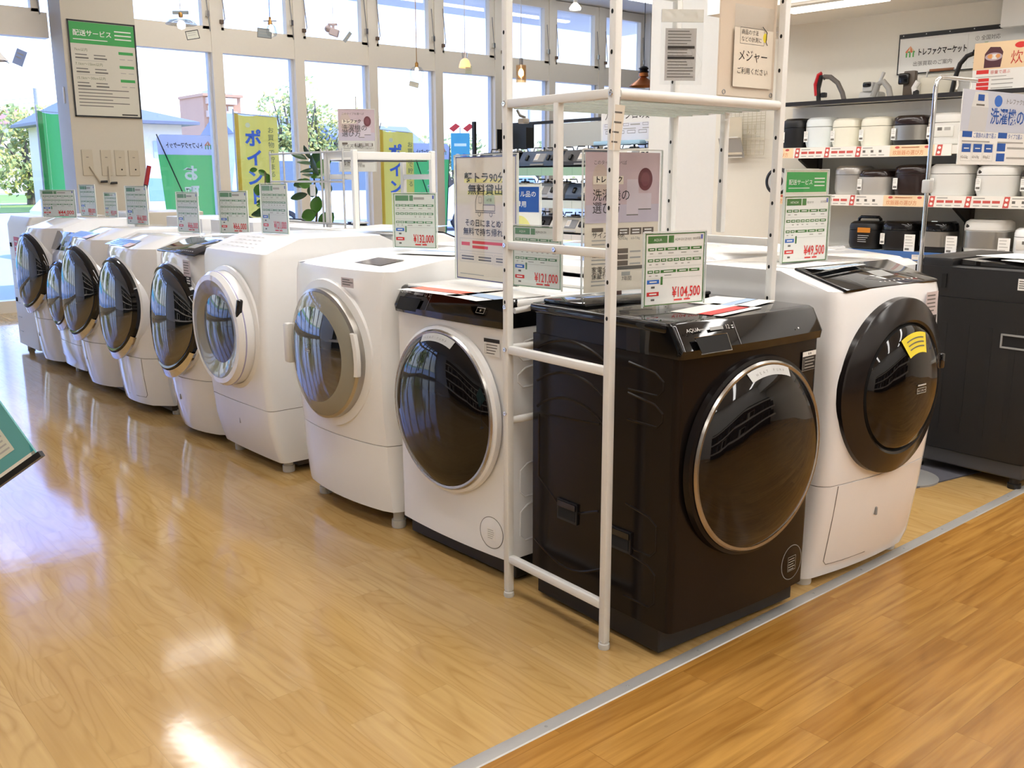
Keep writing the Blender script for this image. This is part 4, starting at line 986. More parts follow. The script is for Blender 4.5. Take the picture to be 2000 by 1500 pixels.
# ------------------------------------------------------------------ column notices
def deliv_big(q, w, h):
    q.rect(0, 0, w, h, mat('pale_khaki_paper', S(212, 208, 192), 0.5), 0.0004); deliv(q, w, h); q.frame(0, 0, w, h, 0.016, BLACKM, 0.002)
o = board('notice_board', 'black-framed delivery-service notice with green header on the grey beige column', 'sign', (3.415, 10.075, 1.895), 0, 0.645, 0.90, deliv_big, PAPERC, 0.012)
PLATE = mat('beige_plate', S(196, 186, 164), 0.5)
for i, (x, lev) in enumerate(((3.172, (0.12, -0.17)), (3.352, (0.0, -0.185)), (3.487, None), (3.624, None))):
    lb = ('beige wall plate with a slanting lever, leftmost of four on the column', 'beige wall plate with a straight hanging lever on the column', 'plain beige wall plate next to the straight lever', 'plain beige wall plate at the right end of the four on the column')[i]
    t = thing('wall_plate', lb, 'wall plate', (x, 10.088, 1.335), 0, 'beige wall plates on the column')
    q = MB(); q.rbox(-0.052, 0.052, -0.008, 0.002, 0, 0.25, PLATE, 0.003, 1); q.rect(-0.012, 0.175, 0.024, 0.006, INKG, 0.0086); q.build('plate', t)
    if lev:
        q = MB(); q.tube([(0.012, -0.016, 0.09), (0.012 + lev[0] * 0.75, -0.022, 0.09 + lev[1] * 0.9)], 0.010, PLATE, 10); lv = q.build('lever', t)
        q = MB(); q.tube([(0.012 + lev[0] * 0.72, -0.022, 0.09 + lev[1] * 0.88), (0.03 + lev[0] * 0.72 + 0.05, -0.03, 0.10 + lev[1] * 0.92)], 0.012, BLACKM, 10); q.build('grip', lv)
    else:
        q = MB(); q.lathe([(0.008, 0.0), (0.006, 0.004), (0.001, 0.004)], DARK, (0.01, -0.008, 0.06), 14); q.build('socket', t)
q = MB(); q.rbox(-0.012, 0.012, -0.012, 0.0, 0, 0.16, WHITE2, 0.006, 2)
tag(put(q.build('cover_strip'), (3.049, 10.2, 2.02), R(-90)), 'small white plastic cover strip on the side of the column', 'cover strip')
q = MB(); q.tube([(0, 0, 0), (0.0, 0, 0.12), (0.03, 0, 0.20)], 0.016, BLACKM, 10); q.tube([(0.03, 0, 0.20), (0.065, 0, 0.34)], 0.017, mat('dark_red_plastic', S(150, 26, 30), 0.4), 10)
tag(put(q.build('cleaner_handle'), (2.72, 7.44, 1.058), 0), 'red and black handle sticking up in front of the column', 'handle')
# ================================================================== COOKER SHELVES along the cream wall
RAILP = mat('rail_print_paper', S(240, 236, 228), 0.4); PEACH = mat('peach_paper', S(240, 212, 172), 0.5); REDC = mat('coral_chip', S(204, 86, 78), 0.5); ORINK = mat('orange_ink', S(218, 132, 84), 0.5)
BLKST = mat('black_shelf_steel', S(34, 32, 34), 0.45); SHW = mat('white_shelf_board', S(232, 230, 222), 0.45)
t = thing('display_shelf', 'black and white shelf unit holding the rice cookers along the cream wall', 'shelf', wloc(0, 0, 0), WROT)
XL, XR = -1.28, 2.6
for x in (-1.12, 0.03, 1.2):
    q = MB(); q.box(x - 0.02, x + 0.02, 0.30, 0.36, 0, 1.86, BLKST); q.build('upright', t)
    for z in (1.44, 1.11, 0.74):
        q = MB(); q.prism([(0.30, z), (0.30, z - 0.12), (0.06, z - 0.015), (0.06, z)], x - 0.012, x + 0.012, BLKST); q.build('bracket', t)
for z in (1.505, 1.172, 0.80, 0.40):
    q = MB(); q.box(XL, XR, 0.012, 0.39, z - 0.055, z, SHW); q.build('shelf_board', t)
q = MB(); q.box(XL, XR, 0.02, 0.39, 1.815, 1.83, SHW); q.box(XL, XR, 0.005, 0.02, 1.808, 1.836, BLKST); q.build('top_board', t)
q = MB(); q.box(XL, XR, 0.375, 0.39, 0.4, 1.815, SHW); q.build('back_panel', t)
q = MB(); q.box(XL, XR, 0.20, 0.21, 1.60, 1.808, mat('white_header_panel', S(238, 238, 234), 0.6)); q.build('header_panel', t)
def rail(zb, h, x0, x1, shift, name='price_rail'):
    q = MB(); q.box(x0, x1, 0.0, 0.012, zb, zb + h, RAILP)
    q.M = Matrix.Translation((0, 0, zb))
    x = x0 - shift; k = 0
    def clip(a, w_): return max(x0, a), min(x1, a + w_)
    while x < x1:
        a, b = clip(x, 0.30)
        if b - a > 0.02: q.rect(a, 0.002, b - a, h - 0.004, PEACH)
        if x > x0 - 0.02 and x + 0.28 < x1:
            q.text('炊飯器の選び方', x + 0.02, h * 0.18, h * 0.44, ORINK, 0.0014, sx=0.92); q.disc(x + 0.05, h * 0.8, 0.016, h * 0.11, REDC); q.rect(x + 0.08, h * 0.74, 0.12, h * 0.10, ORINK)
            q.disc(x + 0.25, h * 0.8, 0.016, h * 0.11, REDC)
        elif x + 0.28 >= x0 + 0.02 and x < x0:
            q.text('び方', x + 0.20, h * 0.18, h * 0.44, ORINK, 0.0014, sx=0.92); q.disc(x + 0.25, h * 0.8, 0.016, h * 0.11, REDC)
        for j in range(3):
            xx = x + 0.31 + 0.235 * j
            if xx > x0 and xx + 0.05 < x1: q.pgon([(xx, 0.003), (xx + 0.036, 0.003), (xx + 0.044, h - 0.003), (xx + 0.010, h - 0.003)], REDC); q.disc(xx + 0.02, h * 0.3, 0.010, h * 0.12, PAPER, 0.0012); q.disc(xx + 0.024, h * 0.7, 0.010, h * 0.12, PAPER, 0.0012)
            if xx + 0.06 > x0 and xx + 0.2 < x1:
                q.rect(xx + 0.055, h * 0.76, 0.07, h * 0.10, INKL)
                for i in range(3): q.rect(xx + 0.055 + 0.058 * i, h * 0.40, 0.048 if j < 2 else 0.02, h * 0.22, REDC if j < 2 else INKG); q.rect(xx + 0.055 + 0.058 * i, h * 0.14, 0.04, h * 0.08, INKL)
        x += 1.03; k += 1
    return q.build(name, t)
rail(1.437, 0.075, -1.24, 0.0, 0.20)
rail(1.105, 0.076, -1.24, 2.5, 0.22)
q = MB(); q.box(-1.24, 2.5, 0.0, 0.012, 0.745, 0.806, mat('blue_price_rail', S(70, 112, 176), 0.4)); q.M = Matrix.Translation((0, 0, 0.745))
for k in range(12): q.rect(-0.2 + 0.22 * k, 0.008, 0.17, 0.034, RAILP); q.rect(-0.19 + 0.22 * k, 0.03, 0.1, 0.006, PB)
q.build('price_rail', t)

def se(w, d, z, n=28, p=3.2):
    """a rounded-square ring"""
    return [(abs(math.cos(a)) ** (2 / p) * math.copysign(w / 2, math.cos(a)), d / 2 + abs(math.sin(a)) ** (2 / p) * math.copysign(d / 2, math.sin(a)), z) for a in [2 * PI * k / n for k in range(n)]]
def sq(rings):
    return rings
CG = 'rice cookers on the display shelves'
def cooker(label, tpos, z, w, h, bodym, lidm, style='plain', bandm=None, d=0.26, depth=0.045, tagw=True, group=CG):
    t = thing('rice_cooker', label, 'rice cooker', wloc(tpos, depth, z), WROT, group)
    q = MB()
    hb = h * 0.70
    rr = [se(w * 0.80, d * 0.82, 0.0), se(w * 0.92, d * 0.94, h * 0.05), se(w, d, h * 0.22), se(w, d, hb)]
    off = lambda ring, k: [(x, y + d * (1 - k) / 2, zz) for x, y, zz in ring]
    rr = [off(rr[0], 0.82), off(rr[1], 0.94), rr[2], rr[3]]
    q.loft(rr, bodym); q.build('body', t)
    if bandm:
        q = MB(); q.loft([[(x * 1.004, y * 1.0 + (-0.001 if y < d / 2 else 0.001), h * 0.20) for x, y, _ in se(w, d, 0)], [(x * 1.004, y + (-0.001 if y < d / 2 else 0.001), hb * 0.98) for x, y, _ in se(w, d, 0)]], bandm, False, False); q.build('steel_band', t)
    q = MB()
    fr = 0.0 if style != 'slant' else 0.10
    def lidring(k, zz):
        pts = []
        for x, y, _ in se(w * k, d * k, 0):
            yy = y + d * (1 - k) / 2
            s_ = 1.0 - fr * (1 - yy / d) * 2.2
            pts.append((x, yy, hb + 0.003 + (zz - hb) * s_))
        return pts
    q.loft([lidring(1.0, hb), lidring(1.0, h * 0.82), lidring(0.95, h * 0.93), lidring(0.80, h)], lidm); ld = q.build('lid', t)
    if style == 'slant':
        q = MB(); q.M = Matrix.Translation((0, d * 0.20, h * 0.86)) @ Matrix.Rotation(R(-62), 4, 'X')
        q.rbox(-w * 0.22, w * 0.22, -0.006, 0.006, -0.03, 0.035, mat('amber_display', S(206, 132, 44), 0.25), 0.006, 2); q.build('display', ld)
    if style == 'buttons':
        q = MB(); q.M = Matrix.Translation((-w * 0.1, d * 0.10, h * 0.88)) @ Matrix.Rotation(R(-50), 4, 'X'); q.rbox(-w * 0.28, w * 0.28, -0.004, 0.012, -0.024, 0.024, BLACKM, 0.006, 2)
        for k in range(4): q.disc(-w * 0.18 + k * w * 0.12, -0.008, 0.007, 0.006, PAPER, 0.005)
        q.build('control_panel', ld)
    if style == 'front':
        q = MB(); q.rbox(-w * 0.30, w * 0.30, -0.004, 0.01, h * 0.26, h * 0.60, mat('pale_panel', S(224, 222, 214), 0.4), 0.006, 2); q.M = Matrix.Translation((0, -0.0045, 0)); q.rect(-w * 0.12, h * 0.46, 0.03, 0.02, INKG); q.rect(w * 0.06, h * 0.46, 0.04, 0.02, INKL); q.build('control_panel', t)
    if style == 'handle':
        q = MB(); q.tube([(-w * 0.36, d * 0.5, h * 0.92), (-w * 0.34, d * 0.5, h * 1.10), (-w * 0.28, d * 0.5, h * 1.17), (w * 0.28, d * 0.5, h * 1.17), (w * 0.34, d * 0.5, h * 1.10), (w * 0.36, d * 0.5, h * 0.92)], 0.011, BLACKT, 8); q.build('handle', t)
        q = MB(); q.M = Matrix.Translation((0.02, -0.003, 0)); q.rect(-w * 0.18, h * 0.62, w * 0.40, h * 0.18, mat('amber_display', S(206, 132, 44), 0.25)); q.lines(-w * 0.16, h * 0.5, w * 0.36, 4, h * 0.075, h * 0.02, LGREY, 0.001); q.build('control_panel', t)
    if style == 'knob':
        q = MB(); q.rbox(-w * 0.10, w * 0.12, d * 0.10, d * 0.20, h * 0.97, h * 1.03, CHROME, 0.006, 2); q.build('lid_button', ld)
    if tagw:
        q = MB(); q.M = Matrix.Translation((-w * 0.40, -0.004, h * 0.22)); q.rect(0, 0, 0.032, 0.075, PAPER, 0.0); q.lines(0.004, 0.064, 0.024, 3, 0.011, 0.003, INKL, 0.0006); q.rect(0.004, 0.008, 0.024, 0.014, INKG, 0.0006); q.build('price_tag', t)
    return t
IV = mat('ivory_plastic', S(238, 234, 216), 0.3); CW = mat('cool_white_plastic', S(228, 234, 234), 0.28); BRN = mat('brown_black_plastic', S(44, 32, 30), 0.15); SLV = mat('silver_plastic', S(196, 192, 186), 0.3, metal=0.4)
GW = mat('grey_white_plastic', S(222, 220, 214), 0.3); PGRN = mat('pale_green_plastic', S(220, 226, 204), 0.35)
z1, z2, z3 = 1.506, 1.173, 0.801
cooker('black rice cooker with a yellow tag at the window end of the upper shelf', 1.20, z1, 0.19, 0.215, BLACKM, BLACKM, 'plain', None)
cooker('cool white rounded rice cooker, first of the pale ones on the upper shelf', 1.00, z1, 0.215, 0.215, CW, CW)
cooker('plain ivory rice cooker with a flat lid on the upper shelf', 0.795, z1, 0.205, 0.20, IV, IV)
cooker('ivory rice cooker with bulging belly beside the steel one', 0.572, z1, 0.225, 0.20, IV, IV, 'knob')
cooker('rice cooker with brushed steel belly and dark brown lid on the upper shelf', 0.333, z1, 0.245, 0.20, BLACKM, BRN, 'plain', STEEL)
cooker('white rice cooker with a small front panel beside the blue guide sign', 0.088, z1, 0.25, 0.205, GW, GW, 'front')
cooker('pale green rice cooker partly hidden behind the rack post', 1.135, z2, 0.20, 0.19, PGRN, PGRN)
cooker('silver rice cooker behind the delivery-service info card', 0.765, z2, 0.23, 0.205, SLV, SLV, tagw=False, d=0.28, depth=0.09)
cooker('silver and brown rice cooker with amber display on the middle shelf', 0.545, z2, 0.24, 0.185, SLV, BRN, 'slant', depth=0.03)
cooker('dark brown domed rice cooker with amber display on the middle shelf', 0.285, z2, 0.25, 0.215, BRN, BRN, 'slant', depth=0.03)
cooker('large plain white rice cooker behind the silver pole', 0.035, z2, 0.275, 0.21, GW, GW)
cooker('white rice cooker with a black button strip under the blue guide sign', -0.265, z2, 0.27, 0.195, GW, GW, 'buttons')
cooker('steel rice cooker with dark lid at the right edge of the middle shelf', -0.53, z2, 0.25, 0.185, STEEL, BRN, 'slant')
cooker('black rice cooker with carrying handle on the lower shelf', 0.60, z3, 0.235, 0.19, BLACKM, BLACKM, 'handle', tagw=False)
cooker('black rice cooker with a blue label and white button on the lower shelf', 0.352, z3, 0.25, 0.20, BLACKM, BLACKT, 'plain')
cooker('steel rice cooker with black lid on the lower shelf behind the pole', 0.10, z3, 0.215, 0.205, BLACKM, BLACKG, 'knob', STEEL, tagw=False)
cooker('white and steel rice cooker with glassy dark lid window on the lower shelf', -0.225, z3, 0.285, 0.225, GW, GW, 'buttons', STEEL, tagw=False)
cooker('small boxy white rice cooker at the right end of the lower shelf', -0.50, z3, 0.20, 0.18, WHITE, WHITE, 'front', tagw=False)
# slim white boxed tags between the lower cookers
for i, tp in enumerate((0.235, -0.045, -0.375)):
    lb = ('slim white price card left of the steel cooker with black lid', 'slim white price card left of the white and steel cooker', 'slim white price card right of the white and steel cooker')[i]
    q = MB(); q.box(-0.036, 0.036, 0, 0.006, 0, 0.118, PAPER); q.lines(-0.028, 0.10, 0.055, 4, 0.02, 0.004, INKL); q.rect(-0.028, 0.012, 0.03, 0.014, INKG)
    tag(put(q.build('shelf_card'), wloc(tp, 0.022, z3), WROT), lb, 'price card', 'white cards on the lower cooker shelf')
# blue vacuum and fan-like thing at the left end of the middle shelf
q = MB(); q.lathe([(0.10, 0.0), (0.10, 0.03), (0.085, 0.036), (0.08, 0.026), (0.04, 0.022), (0.02, 0.034), (0.004, 0.036)], BLACKM, (0, 0, 0.10), 36); q.lathe([(0.078, 0.026), (0.05, 0.028), (0.046, 0.024)], LGREY, (0, -0.001, 0.10), 36, cap=False)
tag(put(q.build('wheel_gadget'), wloc(1.255, 0.02, z2), WROT), 'black round appliance with a light wheel face beside the rack post', 'appliance')
t = thing('toaster', 'pale blue and silver small appliance with a yellow dot on the middle shelf', 'appliance', wloc(1.03, 0.03, z2), WROT)
q = MB(); q.rbox(-0.07, 0.07, 0, 0.18, 0, 0.165, LGREY, 0.018, 3); q.build('body', t)
q = MB(); q.rbox(-0.055, 0.055, -0.006, 0.01, 0.085, 0.145, mat('pale_blue_panel', S(190, 206, 226), 0.3), 0.008, 2); q.build('panel', t)
q = MB(); q.rbox(-0.055, 0.055, -0.006, 0.01, 0.012, 0.078, mat('pale_blue_panel2', S(202, 210, 222), 0.3), 0.008, 2); q.disc(0.02, 0.045, 0.018, 0.02, YELLOW, 0.0068); q.build('dial', t)

# ------------------------------------------------------------------ on top of the shelves
def vac(label, tp, z, red=True):
    t = thing('vacuum_cleaner', label, 'vacuum cleaner', wloc(tp, 0.14, z), WROT); return t
zt = 1.831
t = vac('vacuum cleaner with a red handle and grey hose on top of the cooker shelves', 1.02, zt)
q = MB(); q.tube([(-0.02, 0, 0.0), (-0.03, 0, 0.10), (-0.01, 0, 0.19), (0.02, 0, 0.17)], 0.017, BLACKM, 10); q.rbox(0.0, 0.035, -0.02, 0.02, 0.035, 0.07, BLACKM, 0.005, 1); q.build('wand', t)
q = MB(); q.tube([(-0.038, -0.01, 0.05), (-0.05, -0.01, 0.13), (-0.03, -0.01, 0.195), (-0.005, -0.01, 0.205)], 0.013, mat('red_plastic', S(196, 28, 36), 0.3), 10); q.build('grip', t)
q = MB(); q.tube([(0.01, 0, 0.18), (0.06, 0, 0.175), (0.12, 0, 0.13), (0.16, 0, 0.06), (0.18, 0, 0.0)], 0.017, mat('grey_brown_hose', S(104, 98, 94), 0.5), 12); q.build('hose', t)
t = vac('white vacuum cleaner wrapped in film with a pale grey hose', 0.63, zt)
q = MB(); q.rbox(-0.11, 0.02, 0.0, 0.16, 0, 0.06, LGREY, 0.02, 3); q.rbox(-0.075, 0.0, -0.02, 0.06, 0.055, 0.12, LGREY, 0.012, 2); q.build('body', t)
q = MB(); q.rbox(-0.068, -0.008, -0.03, -0.015, 0.085, 0.118, BLACKG, 0.008, 2); q.build('nozzle', t)
q = MB(); q.tube([(0.0, 0, 0.02), (0.03, 0, 0.10), (0.07, 0, 0.115), (0.11, 0, 0.07), (0.13, 0, 0.0)], 0.020, mat('pale_hose', S(164, 162, 158), 0.5), 12); q.tube([(0.015, 0.02, 0.02), (0.03, 0.02, 0.11), (0.06, 0.02, 0.18)], 0.012, LGREY, 10); q.build('hose', t)
t = thing('vacuum_cleaner', 'small dark handheld cleaner standing behind the film-wrapped one', 'vacuum cleaner', wloc(0.43, 0.20, zt), WROT)
q = MB(); q.rbox(-0.02, 0.06, 0, 0.05, 0.0, 0.18, mat('taupe_plastic', S(96, 84, 72), 0.4), 0.008, 2); q.build('body', t)
q = MB(); q.rbox(-0.045, 0.03, -0.03, 0.0, 0.09, 0.165, BLACKG, 0.012, 3); q.build('head', t)
t = thing('storage_case', 'pale translucent case with a brown carrying handle on top of the shelves', 'case', wloc(0.20, 0.16, zt), WROT)
q = MB(); q.rbox(-0.115, 0.115, 0, 0.12, 0, 0.125, mat('translucent_beige', S(214, 208, 190), 0.35), 0.012, 2); q.build('body', t)
q = MB(); q.tube([(-0.10, 0.06, 0.12), (-0.095, 0.06, 0.165), (-0.07, 0.06, 0.172)], 0.006, LGREY, 8); q.tube([(0.10, 0.06, 0.12), (0.095, 0.06, 0.165), (0.07, 0.06, 0.172)], 0.006, LGREY, 8); q.tube([(-0.08, 0.06, 0.172), (0.08, 0.06, 0.172)], 0.009, mat('brown_grip', S(140, 92, 60), 0.5), 10); q.build('handle', t)
q = MB(); q.tube([(-0.13, -0.01, 0.0), (-0.145, -0.01, 0.06), (-0.12, -0.01, 0.10)], 0.02, WHITE2, 10); q.rbox(-0.15, -0.11, -0.03, 0.0, 0.0, 0.045, BLACKM, 0.008, 1); q.build('attachment', t)
t = vac('black vacuum hose curving up beside the rice cooker guide board', 0.03, zt)
q = MB(); q.tube([(-0.06, 0, 0.0), (-0.045, 0, 0.10), (-0.02, 0, 0.19), (0.02, 0, 0.235), (0.07, 0, 0.25), (0.12, 0, 0.235), (0.15, 0, 0.19)], 0.015, BLACKM, 12); q.build('hose', t)
q = MB(); q.tube([(0.06, 0, 0.252), (0.11, 0, 0.247), (0.14, 0, 0.22)], 0.021, BLACKT, 12); q.build('grip', t)
t = thing('storage_case', 'clear plastic box with white lid beside the black hose', 'case', wloc(-0.02, 0.2, zt), WROT)
q = MB(); q.rbox(-0.10, 0.12, 0, 0.12, 0, 0.10, mat('translucent_white', S(226, 226, 224), 0.3), 0.012, 2); q.build('body', t)

# ------------------------------------------------------------------ signs on the cream wall
def stall(q, x, y, s_, mirror=1):
    O = mat('logo_orange', S(228, 130, 90), 0.5); Gn = mat('logo_green', S(96, 180, 96), 0.5)
    for k in range(4):
        a, b = -0.5 + 0.25 * k, -0.5 + 0.25 * (k + 1)
        q.pgon([(x, y + s_), (x + mirror * a * s_ * 0.9, y + s_ * 0.5), (x + mirror * b * s_ * 0.9 - mirror * 0.02 * s_, y + s_ * 0.5)], O if k % 2 == 0 else PEACH, 0.001)
        q.disc(x + mirror * (a + 0.125) * s_ * 0.9, y + s_ * 0.47, s_ * 0.115, s_ * 0.07, O if k % 2 == 0 else Gn, 0.0011, 12)
    for k in range(3): q.rect(x + (-0.40 + 0.32 * k) * s_, y, s_ * 0.13, s_ * 0.40, Gn, 0.001)
def shopsign(q, w, h):
    q.frame(0, 0, w, h, 0.008, BLACKM, 0.002); q.rect(0, h - 0.03, w, 0.03, BLACKM, 0.0025)
    for k in range(9): q.disc(0.03 + k * 0.16, h - 0.012, 0.004, 0.004, LGREY, 0.003)
    stall(q, 0.085, 0.115, 0.075)
    q.text('トレファクマーケット', 0.135, 0.125, 0.050, INK, 0.0014, sx=0.68, bold=0.03); q.text('出張買取のご案内', 0.11, 0.055, 0.034, INKG, 0.0014, sx=1.0)
    q.text('① 全国対応', 0.52, 0.185, 0.034, INKG, 0.0014, sx=0.9); q.rect(0.475, 0.02, 0.0012, h - 0.06, INKL)
    q.pgon([(0.58, 0.172), (0.61, 0.172), (0.595, 0.155)], mat('pale_green_arrow', S(200, 214, 190), 0.5))
    q.lines(0.52, 0.13, 0.3, 4, 0.03, 0.008, INKL)
board('wall_banner', 'white pick-up service banner with black border and stall logo high on the cream wall', 'sign', wloc(0.585 - 0.75, 0.385, 2.005), WROT, 1.5, 0.272, shopsign, PAPER, 0.008)
def rcs(q, w, h):
    q.rect(0, h * 0.45, w, h * 0.55, PEACH); M1 = mat('maroon_cooker_print', S(84, 44, 52), 0.5)
    x, y = w * 0.11, h * 0.48
    q.pgon([(x, y), (x + 0.10, y), (x + 0.11, y + 0.09), (x + 0.09, y + 0.12), (x + 0.03, y + 0.125), (x + 0.0, y + 0.085)], M1); q.disc(x + 0.055, y + 0.065, 0.052, 0.024, mat('print_lilac', S(190, 170, 176), 0.5), 0.0012); q.disc(x + 0.035, y + 0.068, 0.018, 0.013, mat('print_amber', S(232, 160, 90), 0.5), 0.0015); q.disc(x + 0.08, y + 0.068, 0.014, 0.012, mat('print_amber', S(232, 160, 90), 0.5), 0.0015); q.rect(x + 0.045, y + 0.05, 0.03, 0.03, PAPER, 0.0015)
    q.text('炊飯器の選び方', w * 0.37, h * 0.55, 0.085, mat('brick_red_ink', S(196, 62, 50), 0.5), 0.0014, sx=0.88); q.disc(w * 0.46, h * 0.90, 0.035, 0.018, RED)
    for k in range(2):
        q.rect(w * (0.04 + 0.48 * k), h * 0.36, 0.075, 0.024, RED); q.text('容量で選ぶ', w * (0.04 + 0.48 * k) + 0.085, h * 0.355, 0.024, REDC, 0.0014)
        q.lines(w * (0.04 + 0.48 * k), h * 0.29, 0.22, 1, 0.02, 0.004, INKL)
        for i in range(3): q.rect(w * (0.05 + 0.48 * k), h * (0.20 - 0.085 * i), 0.075, 0.020, RED); q.rect(w * (0.05 + 0.48 * k) + 0.09, h * (0.20 - 0.085 * i) + 0.005, 0.13, 0.006, INKL)
board('info_board', 'cream and peach rice cooker guide board with a maroon cooker picture above the shelves', 'sign', wloc(-0.37, 0.05, 1.831), WROT, 0.60, 0.295, rcs, PAPER, 0.006)
q = MB(); q.rbox(0, 0.5, -0.02, 0.03, 0, 0.20, PAPER, 0.01, 2)
tag(put(q.build('roller_screen'), wloc(-0.13, 0.28, 2.235), WROT), 'white roller screen hanging at the upper right on the cream wall', 'screen')
# wall grid with pocket and hooks (left end of the cream wall)
t = thing('wire_grid', 'pale wire grid panel hung on the cream wall beside the pillar', 'wire grid', wloc(2.02, 0.365, 1.475), WROT)
q = MB(); WG = mat('ivory_wire', S(206, 198, 176), 0.4)
for k in range(11): q.box(0.04 * k, 0.04 * k + 0.003, 0.004, 0.007, 0, 0.42, WG)
for k in range(11): q.box(0, 0.405, 0.0, 0.003, 0.04 * k, 0.04 * k + 0.003, WG)
for z in (0.395, 0.30, 0.255, 0.13, 0.0): q.box(0, 0.405, -0.004, 0.0, z, z + 0.005, WG)
q.build('wires', t)
for x in (0.255, 0.315):
    q = MB(); q.tube([(x, -0.005, 0.235), (x, -0.008, 0.18), (x + 0.015, -0.02, 0.165), (x + 0.028, -0.022, 0.185)], 0.003, WG, 6); q.build('hook', t)
t = thing('file_pocket', 'grey plastic wall pocket with a cream clipboard on the wire grid', 'wall pocket', wloc(1.985, 0.345, 1.462), WROT)
q = MB(); q.prism([(0.0, 0.0), (-0.07, 0.15), (-0.074, 0.15), (-0.01, -0.004)], 0, 0.21, mat('grey_pocket', S(172, 172, 170), 0.4)); q.prism([(0.0, 0.0), (-0.07, 0.15), (0.0, 0.15)], 0, 0.003, mat('grey_pocket', S(172, 172, 170), 0.4)); q.build('pocket', t)
q = MB(); q.tube([(0.0, -0.002, 0.20), (0.0, -0.03, 0.165), (0.015, -0.074, 0.152), (0.19, -0.074, 0.152)], 0.006, WHITE2, 8); q.tube([(0.0, -0.008, 0.0), (0.19, -0.008, 0.0)], 0.006, WHITE2, 8); q.build('rim', t)
q = MB(); q.prism([(-0.02, 0.02), (-0.045, 0.31), (-0.049, 0.31), (-0.026, 0.02)], 0.04, 0.20, mat('cream_board', S(216, 206, 184), 0.6)); q.rbox(0.05, 0.08, -0.056, -0.04, 0.29, 0.315, BLACKM, 0.003, 1); q.build('clipboard', t)
# security camera
t = thing('security_camera', 'small white security camera under the low ceiling by the rack post', 'camera', wloc(1.42, 0.20, 2.33), WROT)
q = MB(); q.tube([(0, 0, 0.105), (0, 0, 0.06)], 0.008, WHITE2, 8); q.tube([(0, 0, 0.06), (-0.02, -0.01, 0.03)], 0.006, WHITE2, 8); q.build('bracket', t)
q = MB(); q.rbox(-0.045, 0.0, -0.05, 0.02, -0.01, 0.03, WHITE2, 0.01, 2); q.build('body', t)
q = MB(); q.lathe([(0.014, 0.0), (0.014, 0.008), (0.002, 0.008)], BLACKG, (-0.022, -0.05, 0.008), 16); q.build('lens', t)

# ------------------------------------------------------------------ blue guide sign on its silver pole
t = thing('sign_stand', 'silver pole stand holding the blue washer guide sign', 'sign stand', (3.97, 1.962, 0), R(-5))
q = MB(); q.tube([(0, 0, 0.02), (0, 0, 0.98)], 0.0125, CHROME, 14); q.build('lower_pole', t)
q = MB(); q.tube([(0, 0, 0.96), (0, 0, 1.66), (0.008, 0, 1.685), (0.03, 0, 1.70), (0.30, 0, 1.70)], 0.009, CHROME, 12); q.build('upper_pole', t)
q = MB(); q.rbox(-0.016, 0.016, -0.018, 0.018, 1.235, 1.29, LGREY, 0.006, 2); q.build('collar', t)
q = MB(); q.lathe([(0.15, 0.0), (0.15, 0.008), (0.02, 0.02), (0.014, 0.03)], GREYP, (0, 0, 0), 32, axis='z'); q.build('base', t)
for x in (0.15, 0.25):
    q = MB(); q.tube([(x, 0, 1.70), (x, -0.006, 1.675), (x - 0.008, -0.006, 1.655)], 0.004, mat('clear_hook', S(226, 222, 212), 0.3), 6); q.build('clip', t)
def wguide(q, w, h):
    LB = mat('pale_steel_blue', S(200, 204, 216), 0.5); q.rect(0, h * 0.45, w, h * 0.55, LB)
    x, y = 0.07, h * 0.45; MW = mat('print_machine', S(218, 218, 216), 0.5)
    q.pgon([(x - 0.012, y), (x + 0.125, y), (x + 0.135, y + 0.10), (x, y + 0.10)], mat('print_machine_grey', S(204, 204, 204), 0.5)); q.pgon([(x, y + 0.10), (x + 0.135, y + 0.10), (x + 0.12, y + 0.160), (x + 0.02, y + 0.160)], MW, 0.001); q.rect(x + 0.045, y + 0.125, 0.050, 0.026, NAVY, 0.0013); q.rect(x + 0.035, y + 0.105, 0.065, 0.007, INKG, 0.0013)
    q.disc(0.28, h * 0.875, 0.032, 0.024, BLUE); q.text('トレファクが教える', 0.34, h * 0.85, 0.026, INKG, 0.0014, sx=1.1)
    q.text('洗濯機の選び方', 0.225, h * 0.58, 0.072, NAVY, 0.0014, sx=1.0, bold=0.015)
    for k, s_ in enumerate(('ご家族の人数で選ぶ', 'タイプで選ぶ')):
        xx = 0.02 + 0.285 * k; q.rect(xx, h * 0.37, 0.075, 0.024, NAVY); q.text(s_, xx + 0.082, h * 0.37, 0.024, NAVY, 0.0014, sx=0.86); q.rect(xx, h * 0.305, 0.22, 0.006, INKL)
    for k, s_ in enumerate(('4.2~5.5kg', '6.0~6.9kg', '8.0kg以上')):
        xx = 0.02 + 0.088 * k; q.rect(xx + 0.006, h * 0.17, 0.068, 0.034, NAVY); q.rect(xx + 0.02, h * 0.215, 0.04, 0.004, PAPER, 0.0012); q.text(s_, xx + 0.002, h * 0.09, 0.016, INKG, 0.0014, sx=0.85); q.frame(xx, h * 0.05, 0.08, h * 0.24, 0.001, INKL)
    for k in range(2): q.rect(0.305, h * (0.19 - 0.14 * k), 0.07, 0.034, NAVY); q.rect(0.39, h * (0.225 - 0.14 * k), 0.18, 0.008, INKL)
board('guide_sign', 'pale blue washer guide sign with white machine picture hanging from the silver pole', 'sign', (4.405, 1.884, 1.352), R(-5), 0.60, 0.305, wguide, PAPER, 0.004)

